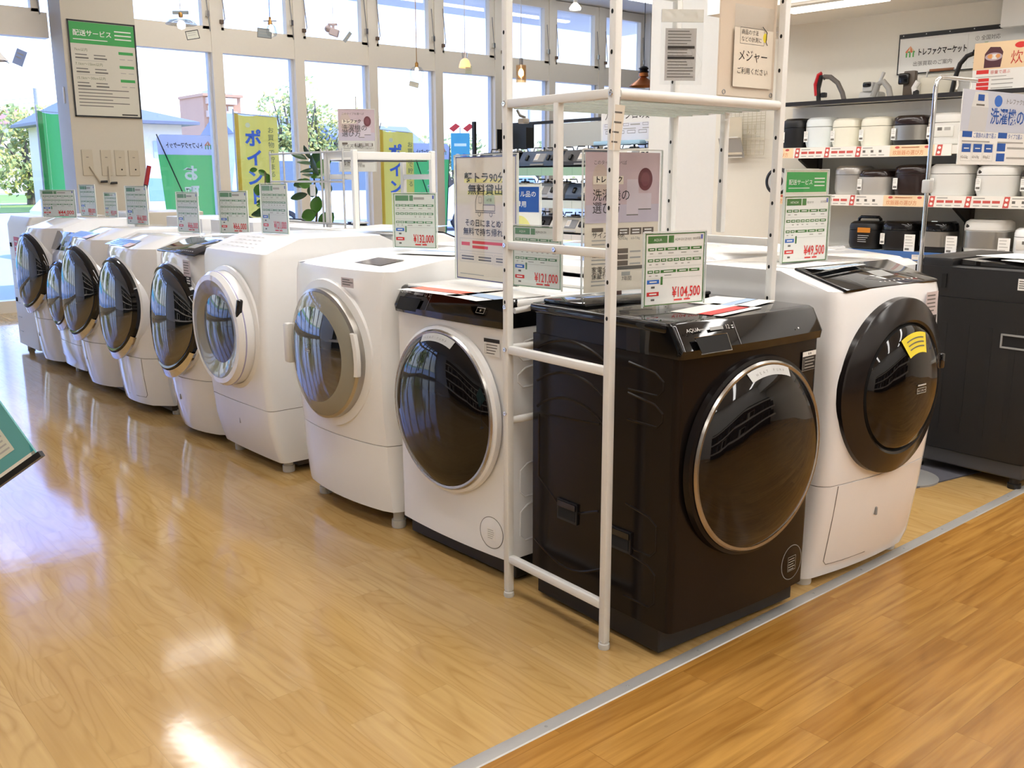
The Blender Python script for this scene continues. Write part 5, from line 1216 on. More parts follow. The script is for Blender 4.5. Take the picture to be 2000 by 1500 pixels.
# ------------------------------------------------------------------ teal sign on a display at the lower left
t = thing('display_sign', 'teal printed sign with black bottom edge, cut off at the lower left of the view', 'sign', (0.20, 1.42, 0.0), R(-13))
t.location = (0, 0, 0); t.rotation_euler = (0, 0, 0)
_r3, _u3 = _x2, _u2
A_ = Vector((0.404, 1.685, 0.854)); ax = (70 * _r3 + 50 * _u3).normalized(); ay = (-70 * _r3 + 110 * _u3); ay = (ay - ax * ay.dot(ax)).normalized(); az = ay.cross(ax)
q = MB(); Mx = Matrix.Identity(4); Mx.col[0][:3] = ax; Mx.col[1][:3] = az; Mx.col[2][:3] = ay; Mx.col[3][:3] = A_; q.M = Mx
TEAL = mat('teal_print', S(96, 160, 158), 0.35)
q.box(-0.5, 0, 0, 0.006, 0, 0.40, TEAL); q.rect(-0.5, 0.0, 0.5, 0.006, PAPERC, 0.001)
q.rect(-0.055, 0.026, 0.030, 0.044, mat('pale_teal_label', S(206, 208, 190), 0.5), 0.001)
q.lines(-0.051, 0.064, 0.022, 5, 0.008, 0.003, INKL, 0.0015)
q.pgon([(-0.008, 0.0), (0.0, 0.0), (0.0, 0.02)], mat('deep_teal', S(46, 140, 146), 0.4), 0.001); q.disc(-0.10, 0.10, 0.045, 0.05, mat('deep_teal', S(46, 140, 146), 0.4), 0.001)
q.build('printed_sheet', t)
q = MB(); q.M = Mx; q.box(-0.5, 0.006, -0.004, 0.010, -0.010, 0.0, BLACKM); q.build('edge_strip', t)
P_ = A_ + ax * -0.25 + ay * 0.15 - az * -0.02
q = MB(); q.tube([(P_.x, P_.y, 0.0), (P_.x, P_.y, P_.z)], 0.012, GREYP, 10); q.lathe([(0.12, 0.0), (0.12, 0.01), (0.02, 0.02)], GREYP, (P_.x, P_.y, 0), 24, axis='z'); q.build('stand', t)
# ================================================================== GAS STOVE SHELVES (beyond the washers)
FXS = 6.70
t = thing('display_shelf', 'black steel shelf unit with the gas stoves near the windows', 'shelf', (FXS, 7.2, 0), R(-90))
for x in (-1.22, 0.50, 1.24):      # local x = -(world y - 7.2)
    q = MB(); q.box(x - 0.02, x + 0.02, 0.42, 0.47, 0, 1.88 if x > -1 else 1.90, BLKST); q.build('upright', t)
q = MB(); q.box(-1.24, -1.20, 0.0, 0.03, 1.40, 1.90, BLKST); q.box(-1.24, 1.24, 0.42, 0.46, 1.862, 1.892, BLKST); q.build('frame', t)
q = MB(); q.box(-0.45, 0.46, 0.43, 0.445, 1.62, 1.855, mat('grey_white_panel', S(214, 214, 206), 0.6)); q.build('back_panel', t)
q = MB()
for k in range(9): q.box(-1.18 + 0.05 * k, -1.178 + 0.05 * k, 0.44, 0.442, 1.42, 1.86, BLKST)
for k in range(9): q.box(-1.2, -0.74, 0.44, 0.442, 1.44 + 0.05 * k, 1.442 + 0.05 * k, BLKST)
q.build('mesh_panel', t)
for z, rm in ((1.41, mat('mint_rail', S(168, 206, 178), 0.4)), (1.09, mat('pale_mint_rail', S(222, 232, 224), 0.4)), (0.76, RAILP)):
    q = MB(); q.box(-1.24, 1.24, 0.01, 0.46, z - 0.04, z, BLKST); q.build('shelf_board', t)
    q = MB(); q.box(-0.75 if z > 1.3 else -1.24, 1.24, 0.0, 0.012, z - 0.085, z - 0.005, rm); q.M = Matrix.Translation((0, 0, z - 0.085))
    for k in range(10): q.rect(-1.0 + 0.22 * k, 0.004, 0.003, 0.072, mat('rail_mark', S(110, 150, 120), 0.5))
    q.build('price_rail', t)
def stove(label, y, z, m, fm, depth=0.03):
    t = thing('gas_stove', label, 'gas stove', (FXS + depth, y, z), R(-90), 'table-top gas stoves on the shelves')
    q = MB(); q.prism([(0.0, 0.012), (0.02, 0.005), (0.40, 0.005), (0.40, 0.155), (0.07, 0.155), (0.0, 0.05)], -0.29, 0.29, m); q.build('body', t)
    Mx = panel_M((0.0, 0.05), (0.07, 0.155))
    q = MB(); q.M = Mx; q.rbox(-0.07, 0.09, -0.006, 0.004, 0.0, 0.10, GREYP, 0.006, 1); q.rect(-0.06, 0.02, 0.06, 0.075, PAPER, 0.008); q.rect(-0.055, 0.03, 0.05, 0.05, PAPERC, 0.009); q.build('grill_door', t)
    for x in (-0.17, 0.15, 0.21):
        q = MB(); q.M = Mx @ Matrix.Translation((x, 0, 0.045)); q.rbox(-0.018, 0.018, -0.022, 0.004, -0.03, 0.03, BLACKG, 0.006, 2); q.build('knob', t)
    q = MB(); q.M = Matrix.Translation((0, -0.004, 0)); q.rbox(-0.10, 0.10, -0.012, 0.01, 0.014, 0.034, fm, 0.006, 1); q.build('handle', t)
    q = MB(); q.box(-0.27, 0.27, 0.09, 0.38, 0.155, 0.160, BLACKG)
    for cx in (-0.14, 0.14):
        q.lathe([(0.09, 0.160), (0.09, 0.166), (0.05, 0.168), (0.045, 0.18), (0.02, 0.182)], STEEL, (cx, 0.23, 0), 20, axis='z')
        for k in range(4):
            a = PI / 4 + PI / 2 * k; q.tube([(cx + 0.03 * math.cos(a), 0.23 + 0.03 * math.sin(a), 0.198), (cx + 0.10 * math.cos(a), 0.23 + 0.10 * math.sin(a), 0.198), (cx + 0.11 * math.cos(a), 0.23 + 0.11 * math.sin(a), 0.165)], 0.006, BLACKM, 6)
    q.build('burner_grate', t)
SB = mat('slate_blue_enamel', S(78, 92, 112), 0.3); DG = mat('dark_grey_enamel', S(62, 60, 60), 0.3); IVE = mat('ivory_enamel', S(224, 218, 200), 0.3); SLE = mat('silver_enamel', S(196, 198, 198), 0.3, metal=0.4)
for lb, y, z, m_, f_ in (('black gas stove with a black hood at the window end of the top shelf', 8.12, 1.41, BLACKT, GREYP), ('slate blue gas stove on the top shelf', 7.42, 1.41, SB, GREYP), ('dark grey gas stove right of the slate blue one', 6.78, 1.41, DG, GREYP),
    ('ivory gas stove at the right end of the top shelf', 6.17, 1.41, IVE, IVE), ('silver gas stove in the middle row', 7.36, 1.09, SLE, LGREY), ('slate blue gas stove in the middle row behind the pink board', 6.72, 1.09, SB, DG), ('black gas stove in the middle row, window end', 8.0, 1.09, BLACKT, GREYP),
    ('ivory gas stove in the lower row', 6.95, 0.76, IVE, LGREY), ('dark grey gas stove in the lower row', 7.56, 0.76, DG, GREYP), ('ivory gas stove lower right, behind the pink board', 6.32, 0.76, IVE, LGREY)):
    stove(lb, y, z, m_, f_)
q = MB(); q.rbox(-0.02, 0.02, 0, 0.012, 0, 0.2, DARK, 0.002, 1)
t = thing('stove_hood', 'black upright splash guard standing on the stove at the window end', 'splash guard', (FXS + 0.30, 8.02, 1.62), R(-90))
q = MB(); q.box(-0.24, 0.24, 0, 0.012, -0.01, 0.24, BLACKM); q.box(-0.24, -0.23, -0.10, 0, -0.01, 0.20, BLACKM); q.box(0.23, 0.24, -0.10, 0, -0.01, 0.20, BLACKM); q.build('panel', t)
def gas(q, w, h):
    q.text('ガスコンロの選び方', w * 0.06, h * 0.68, 0.105, INK, 0.0014, sx=0.82)
    q.rect(w * 0.03, h * 0.06, w * 0.94, h * 0.5, mat('lavender_white', S(228, 228, 234), 0.6), 0.0005)
    for k in range(3): q.frame(w * (0.06 + 0.31 * k), h * 0.47, 0.07, 0.024, 0.003, INKG); q.rect(w * (0.06 + 0.31 * k) + 0.09, h * 0.485, 0.12, 0.012, INKL); q.rect(w * (0.06 + 0.31 * k), h * 0.38, 0.16, 0.008, INKL)
    for k in range(5): q.frame(w * (0.08 + 0.18 * k), h * 0.25, 0.10, 0.03, 0.004, INKG)
board('info_board', 'long white gas-stove guide board above the stove shelves next to the white pillar', 'sign', (FXS + 0.2, 6.30, 1.63), R(-90), 0.78, 0.315, gas, PAPER, 0.006)
q = MB(); q.rbox(-0.30, 0.30, 0, 0.10, 0, 0.04, mat('sky_blue_film', S(176, 214, 236), 0.15), 0.012, 2)
tag(put(q.build('film_roll'), (FXS + 0.12, 6.42, 1.605), R(-90)), 'pale blue rolled film lying on top of the stoves', 'roll')

# ================================================================== WHITE LOW RACK with wire side in the second row
t = thing('washer_rack', 'low white metal rack with a wire side panel standing on the second-row washers', 'rack', (2.62, 4.25, 1.05), 0)
def bar(x0, x1, y0, y1, z0, z1, m_=RACKW, name='rail'):
    q = MB(); q.rbox(x0, x1, y0, y1, z0, z1, m_, 0.0025, 1); return q.build(name, t)
for x in (0.0, 0.48):
    for y in (0.0, 0.27): bar(x - 0.013, x + 0.013, y - 0.013, y + 0.013, 0, 0.392, name='post')
    bar(x - 0.010, x + 0.010, 0.013, 0.257, 0.355, 0.385); bar(x - 0.010, x + 0.010, 0.013, 0.257, 0.245, 0.272)
for y in (0.0, 0.27): bar(0.013, 0.467, y - 0.010, y + 0.010, 0.345, 0.382)
bar(0.013, 0.467, 0.02, 0.25, 0.338, 0.343, BLKST, 'shelf_plate')
q = MB()
for y in (0.075, 0.225, 0.29, 0.70, 0.86):
    q.tube([(-0.02, y, 0.0), (-0.02, y, 0.40)], 0.0055, LGREY, 6)
for z in (0.385, 0.235, 0.02):
    q.tube([(-0.02, 0.07, z), (-0.02, 0.865, z)], 0.0055, LGREY, 6)
q.build('wire_side', t)
q = MB(); q.box(-0.026, -0.022, 0.36, 0.41, 0.16, 0.22, PAPER); q.build('tag', t)
# tall info board further back
board('info_board', 'grey and white washer guide board standing tall behind the low rack, against the sky', 'sign', (3.02, 4.86, 1.335), R(-33), 0.205, 0.345, pink, mat('shaded_cream', S(214, 212, 204), 0.6), 0.003, 0, None, 0.004, False)
q = MB(); q.tube([(0, 0.012, -0.29), (0, 0.012, 0.42)], 0.0035, LGREY, 6); q.lathe([(0.05, -0.29), (0.05, -0.283), (0.005, -0.278)], LGREY, (0, 0.012, 0), 18, axis='z')
tag(put(q.build('sign_rod'), (3.02, 4.86, 1.335), R(-33)), 'thin grey rod holding the tall washer guide board', 'rod')

# ================================================================== PLANTS
LEAF = mat('fig_leaf', S(62, 112, 30), 0.28, vary=0.45, vscale=9); LEAFD = mat('fig_leaf_dark', S(40, 74, 36), 0.3, vary=0.4, vscale=9); TWIG = mat('twig', S(92, 84, 64), 0.7)
RV = Vector((math.cos(R(40.7)), -math.sin(R(40.7)), 0)); UV = Vector((0, 0, 1)); BV = Vector((math.sin(R(40.7)), math.cos(R(40.7)), 0))
def leaf(q, c, ln, wd, ang, roll, m):
    """an oval cupped leaf; ang in the view plane, roll about its midrib"""
    d = RV * math.cos(ang) + UV * math.sin(ang); s_ = (-RV * math.sin(ang) + UV * math.cos(ang)); s_ = s_ * math.cos(roll) + BV * math.sin(roll); n = d.cross(s_)
    vs = []; N_ = 8
    for i in range(N_ + 1):
        f = i / N_; w_ = wd * 0.5 * math.sin(PI * min(1, f * 0.98 + 0.02)) ** 0.65
        mid = Vector(c) + d * (f - 0.5) * ln - n * 0.10 * ln * (f - 0.4) ** 2 * 2
        for k in (-1, -0.5, 0, 0.5, 1):
            vs.append(mid + s_ * w_ * k + n * (abs(k) ** 2) * wd * 0.10)
    q.add(vs, [(i * 5 + j, i * 5 + j + 1, (i + 1) * 5 + j + 1, (i + 1) * 5 + j) for i in range(N_) for j in range(4)], m)
def fig(label, base, leaves, top, stem_pts):
    t = thing('potted_fig', label, 'plant', base)
    q = MB(); q.lathe([(0.11, 0.0), (0.15, 0.28), (0.155, 0.30), (0.14, 0.30), (0.13, 0.26), (0.01, 0.26)], mat('dark_pot', S(70, 66, 64), 0.6), (0, 0, 0), 28, axis='z'); q.build('pot', t)
    q = MB(); q.tube([(0, 0, 0.25)] + stem_pts, 0.012, TWIG, 8, 0.005); q.build('stem', t)
    q = MB(); rnd = random.Random(len(leaves))
    for (u, z, ln, wd, ang, roll, dk) in leaves:
        leaf(q, RV * u + UV * z + BV * rnd.uniform(-0.12, 0.12), ln, wd, R(ang), R(roll), LEAFD if dk else LEAF)
    q.build('foliage', t); return t
k_ = 0.00360
def L_(px, py, lpx, wpx, ang, roll, dk=0): return ((px - 605) * k_, 1.30 - (py - 355) * k_, lpx * k_, wpx * k_, ang, roll, dk)
fig('leafy fiddle-leaf fig behind the wire side panel', (3.41, 6.10, 0), [L_(580, 312, 34, 14, -18, 40, 1), L_(612, 318, 44, 26, 70, 30, 1), L_(596, 326, 36, 14, -8, 60, 1), L_(628, 330, 38, 24, 30, 30, 0), L_(610, 340, 50, 16, 5, 55, 1), L_(600, 350, 40, 14, -10, 60, 1),
     L_(626, 346, 40, 20, 20, 40, 0), L_(598, 364, 26, 20, 10, 10, 0), L_(588, 364, 30, 18, 15, 20, 1), L_(610, 378, 24, 22, 80, 10, 1), L_(582, 388, 34, 14, 15, 10, 1), L_(634, 366, 26, 16, -40, 10, 0), L_(642, 372, 20, 14, -60, 20, 1),
     L_(615, 404, 34, 24, 75, 0, 0), L_(600, 424, 30, 24, 20, 0, 0), L_(630, 434, 40, 30, 45, 10, 0), L_(605, 442, 30, 14, 10, 30, 1), L_(618, 330, 40, 20, 110, 50, 1), L_(604, 306, 30, 16, 120, 45, 1)], 1.5, [(0, 0, 0.8), (0.03, -0.01, 1.1), (0.01, 0.0, 1.45)])
k_ = 0.0040
def L_(px, py, lpx, wpx, ang, roll, dk=0): return ((px - 495) * k_, 1.22 - (py - 380) * k_, lpx * k_, wpx * k_, ang, roll, dk)
fig('second fiddle-leaf fig in front of the yellow banner, left of the taller one', (3.72, 7.45, 0), [L_(477, 342, 16, 10, 10, 0), L_(494, 348, 20, 12, -30, 10), L_(499, 360, 22, 14, 95, 0), L_(484, 382, 24, 18, 80, 0), L_(504, 378, 20, 10, 60, 20), L_(488, 404, 24, 8, 20, 20, 1), L_(498, 412, 30, 14, 5, 30), L_(502, 392, 22, 10, 70, 40, 1),
     L_(484, 430, 40, 16, 10, 20, 1), L_(500, 436, 36, 18, 0, 30, 1), L_(492, 424, 26, 12, 30, 10, 1)], 1.4, [(0, 0, 0.8), (0.01, 0.0, 1.1), (0.02, 0.0, 1.36)])

# ================================================================== HANGING LAMPS before the windows
WARM = mat('warm_lamp_shade', S(250, 196, 140), 0.4, emit=(1.0, 0.55, 0.22, 1), es=1.0); BULB = mat('lit_bulb', (1, 1, 1, 1), 0.4, emit=(1.0, 0.93, 0.8, 1), es=4.0); FROST = mat('frosted_glass', S(226, 226, 222), 0.3); BRASS = mat('brass', S(176, 132, 72), 0.35, metal=0.8)
BULBW = mat('lit_warm_bulb', (1, 0.9, 0.7, 1), 0.4, emit=(1.0, 0.72, 0.36, 1), es=9.0)
def lamp(label, loc, zc, cord=WHITE2, grp='pendant lamps hanging before the windows'):
    t = thing('pendant_lamp', label, 'lamp', (loc[0], loc[1], zc), R(-40), grp)
    q = MB(); q.tube([(0, 0, 0.05), (0, 0, 3.74 - zc)], 0.004, cord, 6); q.build('cord', t); return t
def ltag(q, x, z, w, h, ang, m_, fr=None):
    q.M = Matrix.Translation((x, -0.03, z)) @ Matrix.Rotation(R(ang), 4, 'Y') @ Matrix.Rotation(R(20), 4, 'Z')
    q.box(-w / 2, w / 2, -0.001, 0.001, -h / 2, h / 2, m_); q.lines(-w * 0.35, h * 0.2, w * 0.7, 2, h * 0.25, h * 0.06, INKL, 0.002)
    if fr: q.M = q.M @ Matrix.Translation((-w / 2, -0.0015, -h / 2)); q.frame(0, 0, w, h, 0.006, fr)
TG1 = mat('tag_card', S(214, 214, 200), 0.5); TG2 = mat('green_tag_card', S(196, 204, 182), 0.5); TG3 = mat('grey_tag_card', S(150, 158, 160), 0.5); TG4 = mat('lilac_tag', S(190, 176, 178), 0.5)
t = lamp('saucer-shaped glass pendant lamp with a black-framed tag', (3.60, 8.6), 2.62)
q = MB(); q.lathe([(0.03, 0.06), (0.10, 0.045), (0.134, 0.012), (0.13, 0.010), (0.095, 0.038), (0.03, 0.052)], glassy('lamp_glass', (0.82, 0.84, 0.84, 1), 0.12, 0.1), (0, 0, -0.01), 32, axis='z'); q.build('shade', t)
q = MB(); q.lathe([(0.012, 0.035), (0.03, 0.02), (0.036, -0.005), (0.03, -0.03), (0.002, -0.042)], BULB, (0, 0, 0), 20, axis='z'); q.build('bulb', t)
q = MB(); q.lathe([(0.016, 0.06), (0.02, 0.085), (0.016, 0.10), (0.004, 0.10)], BRASS, (0, 0, 0), 16, axis='z'); q.box(-0.068, 0.068, -0.01, 0.01, 0.085, 0.112, TG3); q.build('socket', t)
q = MB(); ltag(q, 0.10, -0.09, 0.11, 0.075, -12, TG1, BLACKM); q.build('tag', t)
t = lamp('clear bulb pendant lamp with brass socket and a grey-green tag', (4.45, 8.6), 2.70, BLUE)
q = MB(); q.lathe([(0.012, 0.01), (0.04, -0.02), (0.052, -0.07), (0.04, -0.10), (0.002, -0.115)], glassy('lamp_glass', (0.82, 0.84, 0.84, 1), 0.12, 0.1), (0.01, 0, 0.0), 24, axis='z'); q.build('shade', t)
q = MB(); q.lathe([(0.01, 0.0), (0.024, -0.03), (0.02, -0.06), (0.002, -0.07)], BULB, (0.01, 0, 0), 16, axis='z'); q.build('bulb', t)
q = MB(); q.lathe([(0.022, 0.0), (0.018, 0.03), (0.010, 0.05), (0.012, 0.06), (0.003, 0.07)], BRASS, (0, 0, 0), 16, axis='z'); q.box(-0.06, 0.06, -0.008, 0.008, 0.028, 0.036, GREYP); q.build('socket', t)
q = MB(); ltag(q, -0.05, -0.08, 0.13, 0.085, 4, TG3, INKG); q.build('tag', t)
t = lamp('pale spotlight pendant tilted sideways with a dangling grey tag', (5.12, 8.6), 2.72)
q = MB(); q.M = Matrix.Rotation(R(18), 4, 'Y'); q.rbox(-0.03, 0.06, -0.03, 0.03, -0.06, 0.01, TG4, 0.006, 1); q.lathe([(0.035, 0.0), (0.012, 0.07), (0.003, 0.08)], TG4, (-0.05, 0, -0.01), 16); q.build('shade', t)
q = MB(); q.rbox(-0.05, 0.04, -0.015, 0.015, 0.035, 0.055, TG4, 0.004, 1); q.rbox(-0.012, 0.012, -0.012, 0.012, 0.0, 0.04, TG4, 0.003, 1); q.build('socket', t)
q = MB(); q.tube([(0.05, 0, -0.05), (0.10, 0, -0.10)], 0.002, LGREY, 5); ltag(q, 0.14, -0.075, 0.035, 0.11, 38, TG3); q.build('tag', t)
t = lamp('clear glass globe pendant lamp with brass fitting and cream tag', (6.10, 8.6), 2.36, BRASS)
q = MB(); q.lathe([(0.015, 0.085), (0.05, 0.072), (0.078, 0.035), (0.086, 0.0), (0.078, -0.035), (0.05, -0.072), (0.002, -0.088)], glassy('globe_glass', (0.93, 0.93, 0.92, 1), 0.06, 0.03), (0, 0, 0), 36, axis='z'); q.build('globe', t)
q = MB(); q.lathe([(0.018, 0.075), (0.018, 0.115), (0.006, 0.13)], BRASS, (0, 0, 0), 16, axis='z'); q.build('socket', t)
q = MB(); q.lathe([(0.01, 0.075), (0.02, 0.05), (0.014, 0.035), (0.002, 0.03)], BULBW, (0, 0, 0), 14, axis='z'); q.build('bulb', t)
q = MB(); ltag(q, -0.03, -0.10, 0.10, 0.05, 14, TG1, INKL); q.build('tag', t)
t = lamp('small glowing dome pendant lamp with a square green tag', (6.74, 8.6), 2.52)
q = MB(); q.lathe([(0.018, 0.05), (0.045, 0.03), (0.062, -0.015), (0.066, -0.045), (0.060, -0.045), (0.04, 0.02), (0.002, 0.04)], WARM, (0, 0, 0), 28, axis='z'); q.build('shade', t)
q = MB(); q.lathe([(0.03, 0.05), (0.034, 0.11), (0.02, 0.12), (0.003, 0.125)], glassy('lamp_film', (0.9, 0.9, 0.92, 1), 0.15, 0.1), (0, 0, 0), 16, axis='z'); q.build('socket', t)
q = MB(); ltag(q, 0.04, -0.07, 0.075, 0.085, 2, TG2); q.build('tag', t)
t = lamp('cylinder glass pendant lamp with a bright warm bulb', (7.55, 8.6), 2.50)
q = MB(); q.lathe([(0.058, 0.06), (0.060, -0.13), (0.056, -0.13), (0.054, 0.055), (0.002, 0.058)], glassy('amber_glass', (1.0, 0.86, 0.68, 1), 0.08, 0.08), (0, 0, 0), 28, axis='z'); q.build('shade', t)
q = MB(); q.lathe([(0.012, 0.02), (0.030, -0.01), (0.030, -0.05), (0.002, -0.075)], BULBW, (0, 0, 0), 18, axis='z'); q.build('bulb', t)
q = MB(); q.lathe([(0.022, 0.06), (0.022, 0.13), (0.004, 0.135)], GREYP, (0, 0, 0), 16, axis='z'); q.build('socket', t)
t = lamp('bare white reflector bulb pendant near the ceiling by the rack top', (8.40, 8.6), 3.27)
q = MB(); q.lathe([(0.02, 0.05), (0.05, 0.02), (0.07, -0.01), (0.065, -0.03), (0.002, -0.04)], BULB, (0, 0, 0), 24, axis='z'); q.build('bulb', t)
q = MB(); q.lathe([(0.024, 0.04), (0.024, 0.12), (0.004, 0.125)], WHITE2, (0, 0, 0), 14, axis='z'); q.build('socket', t)
t = lamp('dark and copper ceiling lamp half hidden behind the white pillar', (8.9, 7.95), 2.42, BLACKM)
q = MB(); q.lathe([(0.05, 0.10), (0.06, 0.05), (0.03, 0.04), (0.09, 0.0), (0.17, -0.06), (0.165, -0.065), (0.08, -0.01), (0.002, 0.0)], mat('copper', S(196, 120, 66), 0.3, metal=0.7), (0, 0, 0), 28, axis='z'); q.build('shade', t)
q = MB(); q.lathe([(0.04, 0.08), (0.065, 0.10), (0.045, 0.12), (0.06, 0.14), (0.04, 0.16), (0.004, 0.17)], BLACKM, (0, 0, 0), 18, axis='z'); q.build('socket', t)
t = lamp('white pendant lamp at the left edge of the view with a blue square tag', (2.10, 8.6), 2.24)
q = MB(); q.lathe([(0.03, 0.08), (0.06, 0.02), (0.10, -0.03), (0.09, -0.03), (0.002, 0.05)], WHITE2, (-0.03, 0, 0), 24, axis='z'); q.build('shade', t)
q = MB(); q.tube([(0.03, 0, -0.02), (0.09, -0.01, -0.05)], 0.003, BLACKM, 5); ltag(q, 0.185, -0.01, 0.075, 0.12, 25, mat('periwinkle_tag', S(150, 172, 222), 0.5)); q.build('tag', t)
# ================================================================== OUTSIDE
ASPH = mat('sunlit_asphalt', S(168, 168, 172), 0.9, bump=0.1, bscale=60)
q = MB(); q.add([(-60, 10.58, -0.12), (140, 10.58, -0.12), (140, 260, -0.12), (-60, 260, -0.12)], [(0, 1, 2, 3)], ASPH); struct(q.build('ground'), 'pale sunlit asphalt outside')
q = MB(); q.box(-30, 20, 10.6, 11.4, -0.12, -0.02, mat('pale_concrete', S(206, 204, 198), 0.9)); struct(q.build('kerb'), 'concrete apron along the glass front')
GRASS = mat('lawn', S(142, 168, 66), 0.9, vary=0.4, vscale=3)
q = MB(); q.add([(-60, 46, -0.10), (26, 46, -0.10), (26, 100, -0.10), (-60, 100, -0.10)], [(0, 1, 2, 3)], GRASS); struct(q.build('lawn'), 'strip of lawn beyond the car park')
q = MB(); q.add([(-60, 60, -0.09), (26, 60, -0.09), (26, 64, -0.09), (-60, 64, -0.09)], [(0, 1, 2, 3)], mat('pale_path', S(226, 216, 196), 0.9)); struct(q.build('path'), 'pale footpath across the lawn')
q = MB(); q.box(-2.0, 3.2, 20.5, 22.5, -0.12, 0.3, mat('cyan_tarp', S(96, 196, 214), 0.5)); tag(q.build('tarpaulin'), 'bright cyan tarpaulin patch low in the car park at the left window', 'tarpaulin')

# ---- trees
YG = mat('autumn_leaves', S(206, 200, 110), 0.8, vary=0.45, vscale=2); GR = mat('green_leaves', S(168, 184, 110), 0.8, vary=0.5, vscale=2); BARK = mat('bark', S(104, 92, 78), 0.9)
def tree(label, loc, h, w, mats, seed, trunk_h=1.2, n=900, leafs=0.16, grp='trees across the car park', tall=False):
    rnd = random.Random(seed); t = thing('tree', label, 'tree', loc, 0, grp)
    q = MB(); q.tube([(0, 0, 0), (0.05, 0, trunk_h), (0.0, 0.1, h * 0.7)], w * 0.05, BARK, 8, w * 0.015)
    for k in range(5):
        a = rnd.uniform(0, 6.28); q.tube([(0.02, 0, trunk_h * rnd.uniform(0.7, 1.2)), (math.cos(a) * w * 0.2, math.sin(a) * w * 0.2, h * 0.5), (math.cos(a) * w * 0.33, math.sin(a) * w * 0.33, h * rnd.uniform(0.6, 0.85))], w * 0.022, BARK, 6, w * 0.006)
    q.build('trunk', t)
    q = MB(); cl = []
    for k in range(16 if not tall else 22):
        a = rnd.uniform(0, 6.28); r_ = rnd.uniform(0, 0.36) * w; z = trunk_h + (h - trunk_h) * rnd.uniform(0.05, 0.86)
        if tall: r_ *= 1.0 - 0.55 * (z / h)
        cl.append((math.cos(a) * r_, math.sin(a) * r_, z, rnd.uniform(0.13, 0.24) * w))
    for k in range(n):
        cx, cy, cz, cr = rnd.choice(cl)
        v = Vector((rnd.gauss(0, 1), rnd.gauss(0, 1), rnd.gauss(0, 1))).normalized() * cr * rnd.uniform(0.55, 1.05)
        c = Vector((cx, cy, min(cz + v.z, h))) + Vector((v.x, v.y, 0))
        d = Vector((rnd.gauss(0, 1), rnd.gauss(0, 1), rnd.gauss(0, 1))).normalized() * leafs; e2 = d.orthogonal().normalized() * leafs * 0.7
        q.add([c - d, c + e2, c + d, c - e2], [(0, 1, 2, 3)], mats[0] if rnd.random() < 0.6 else mats[1])
    q.build('crown', t, recalc=False); return t
tree('round yellow-green tree on the lawn beside the white pole', (15.6, 60, -0.1), 5.4, 5.2, (YG, GR), 3, 1.2, 1600, 0.17)
tree('smaller darker tree just left of the round one on the lawn', (12.6, 58, -0.1), 4.6, 4.2, (GR, YG), 5, 1.0, 1000, 0.16)
for i, (x, y, h, w, lb) in enumerate(((16.5, 31.5, 4.6, 2.8, 'tall loose yellow-green tree right of the first yellow banner'), (17.4, 32.0, 5.3, 2.6, 'tallest feathery tree behind the window post above the wire panel'), (18.5, 32.4, 5.0, 2.8, 'feathery yellow tree with two spiky tops left of the tall board'),
        (19.8, 32.0, 4.2, 3.0, 'yellow tree behind the tall washer guide board'), (21.4, 33, 3.4, 2.8, 'lower yellow tree right of the tall board'))):
    tree(lb, (x, y, -0.1), h, w, (YG, GR), 20 + i, 0.3, 1300, 0.09, tall=True)
tree('small round green tree peeking over the right green banner', (27.5, 36, -0.1), 3.4, 3.6, (GR, YG), 41, 0.8, 700, 0.13)
tree('green tree at the edge of the black mesh frame', (34.5, 38, -0.1), 3.2, 4.0, (YG, GR), 42, 0.6, 700, 0.13)
tree('rounded green shrub in front of the orange apartment block', (30.5, 60, -0.1), 4.4, 5.5, (YG, GR), 43, 0.4, 900, 0.16)
for i, (x, y, h, w) in enumerate(((-9, 22, 5.5, 5.0), (-3.5, 25, 6.0, 5.0), (2.0, 30, 5.0, 4.5))):
    tree(('bushy street tree far to the left outside the windows', 'tall bushy street tree opposite the left windows', 'street tree left of the lawn')[i], (x, y, -0.1), h, w, (YG, GR), 60 + i, 1.3, 1100, 0.2)
# ---- buildings
def wins(q, x0, x1, y, zs, n, w, h, m_):
    for z in zs:
        for k in range(n):
            x = x0 + (x1 - x0) * (k + 0.5) / n; q.box(x - w / 2, x + w / 2, y - 0.06, y, z, z + h, m_)
WINM = mat('far_window', S(170, 182, 196), 0.2); HW = mat('cream_house_wall', S(226, 212, 180), 0.8); ROOFM = mat('grey_tiles', S(112, 116, 126), 0.7)
t = thing('house', 'cream two-storey house with grey tiled roof', 'building', (15.9, 45, -0.1))
q = MB(); q.box(-2.2, 2.6, 0, 7, 0, 3.95, HW); q.build('walls', t)
q = MB(); q.loft([[(-2.8, -0.7, 3.85), (3.2, -0.7, 3.85), (3.2, 7.7, 3.85), (-2.8, 7.7, 3.85)], [(-2.8, -0.7, 3.98), (3.2, -0.7, 3.98), (3.2, 7.7, 3.98), (-2.8, 7.7, 3.98)], [(-1.6, 3.4, 4.95), (0.6, 3.4, 4.95), (0.6, 3.6, 4.95), (-1.6, 3.6, 4.95)]], ROOFM); q.build('roof', t)
q = MB(); wins(q, -0.6, 2.4, 0, (2.35,), 2, 0.9, 0.75, WINM); q.build('window', t)
q = MB(); q.box(-2.2, 2.4, -0.9, 0, 1.2, 2.2, mat('white_balcony', S(236, 234, 230), 0.7)); q.build('balcony', t)
t = thing('apartment_block', 'far orange and white apartment tower with a mast on its roof', 'building', (59.6, 130, -0.1))
q = MB(); q.box(-2.9, 2.5, 0, 8, 0, 12.6, mat('pale_orange_tile', S(190, 146, 112), 0.8)); q.box(-3.1, 2.7, -0.5, 8, 12.4, 12.75, mat('pale_orange_tile', S(216, 176, 150), 0.8)); q.build('walls', t)
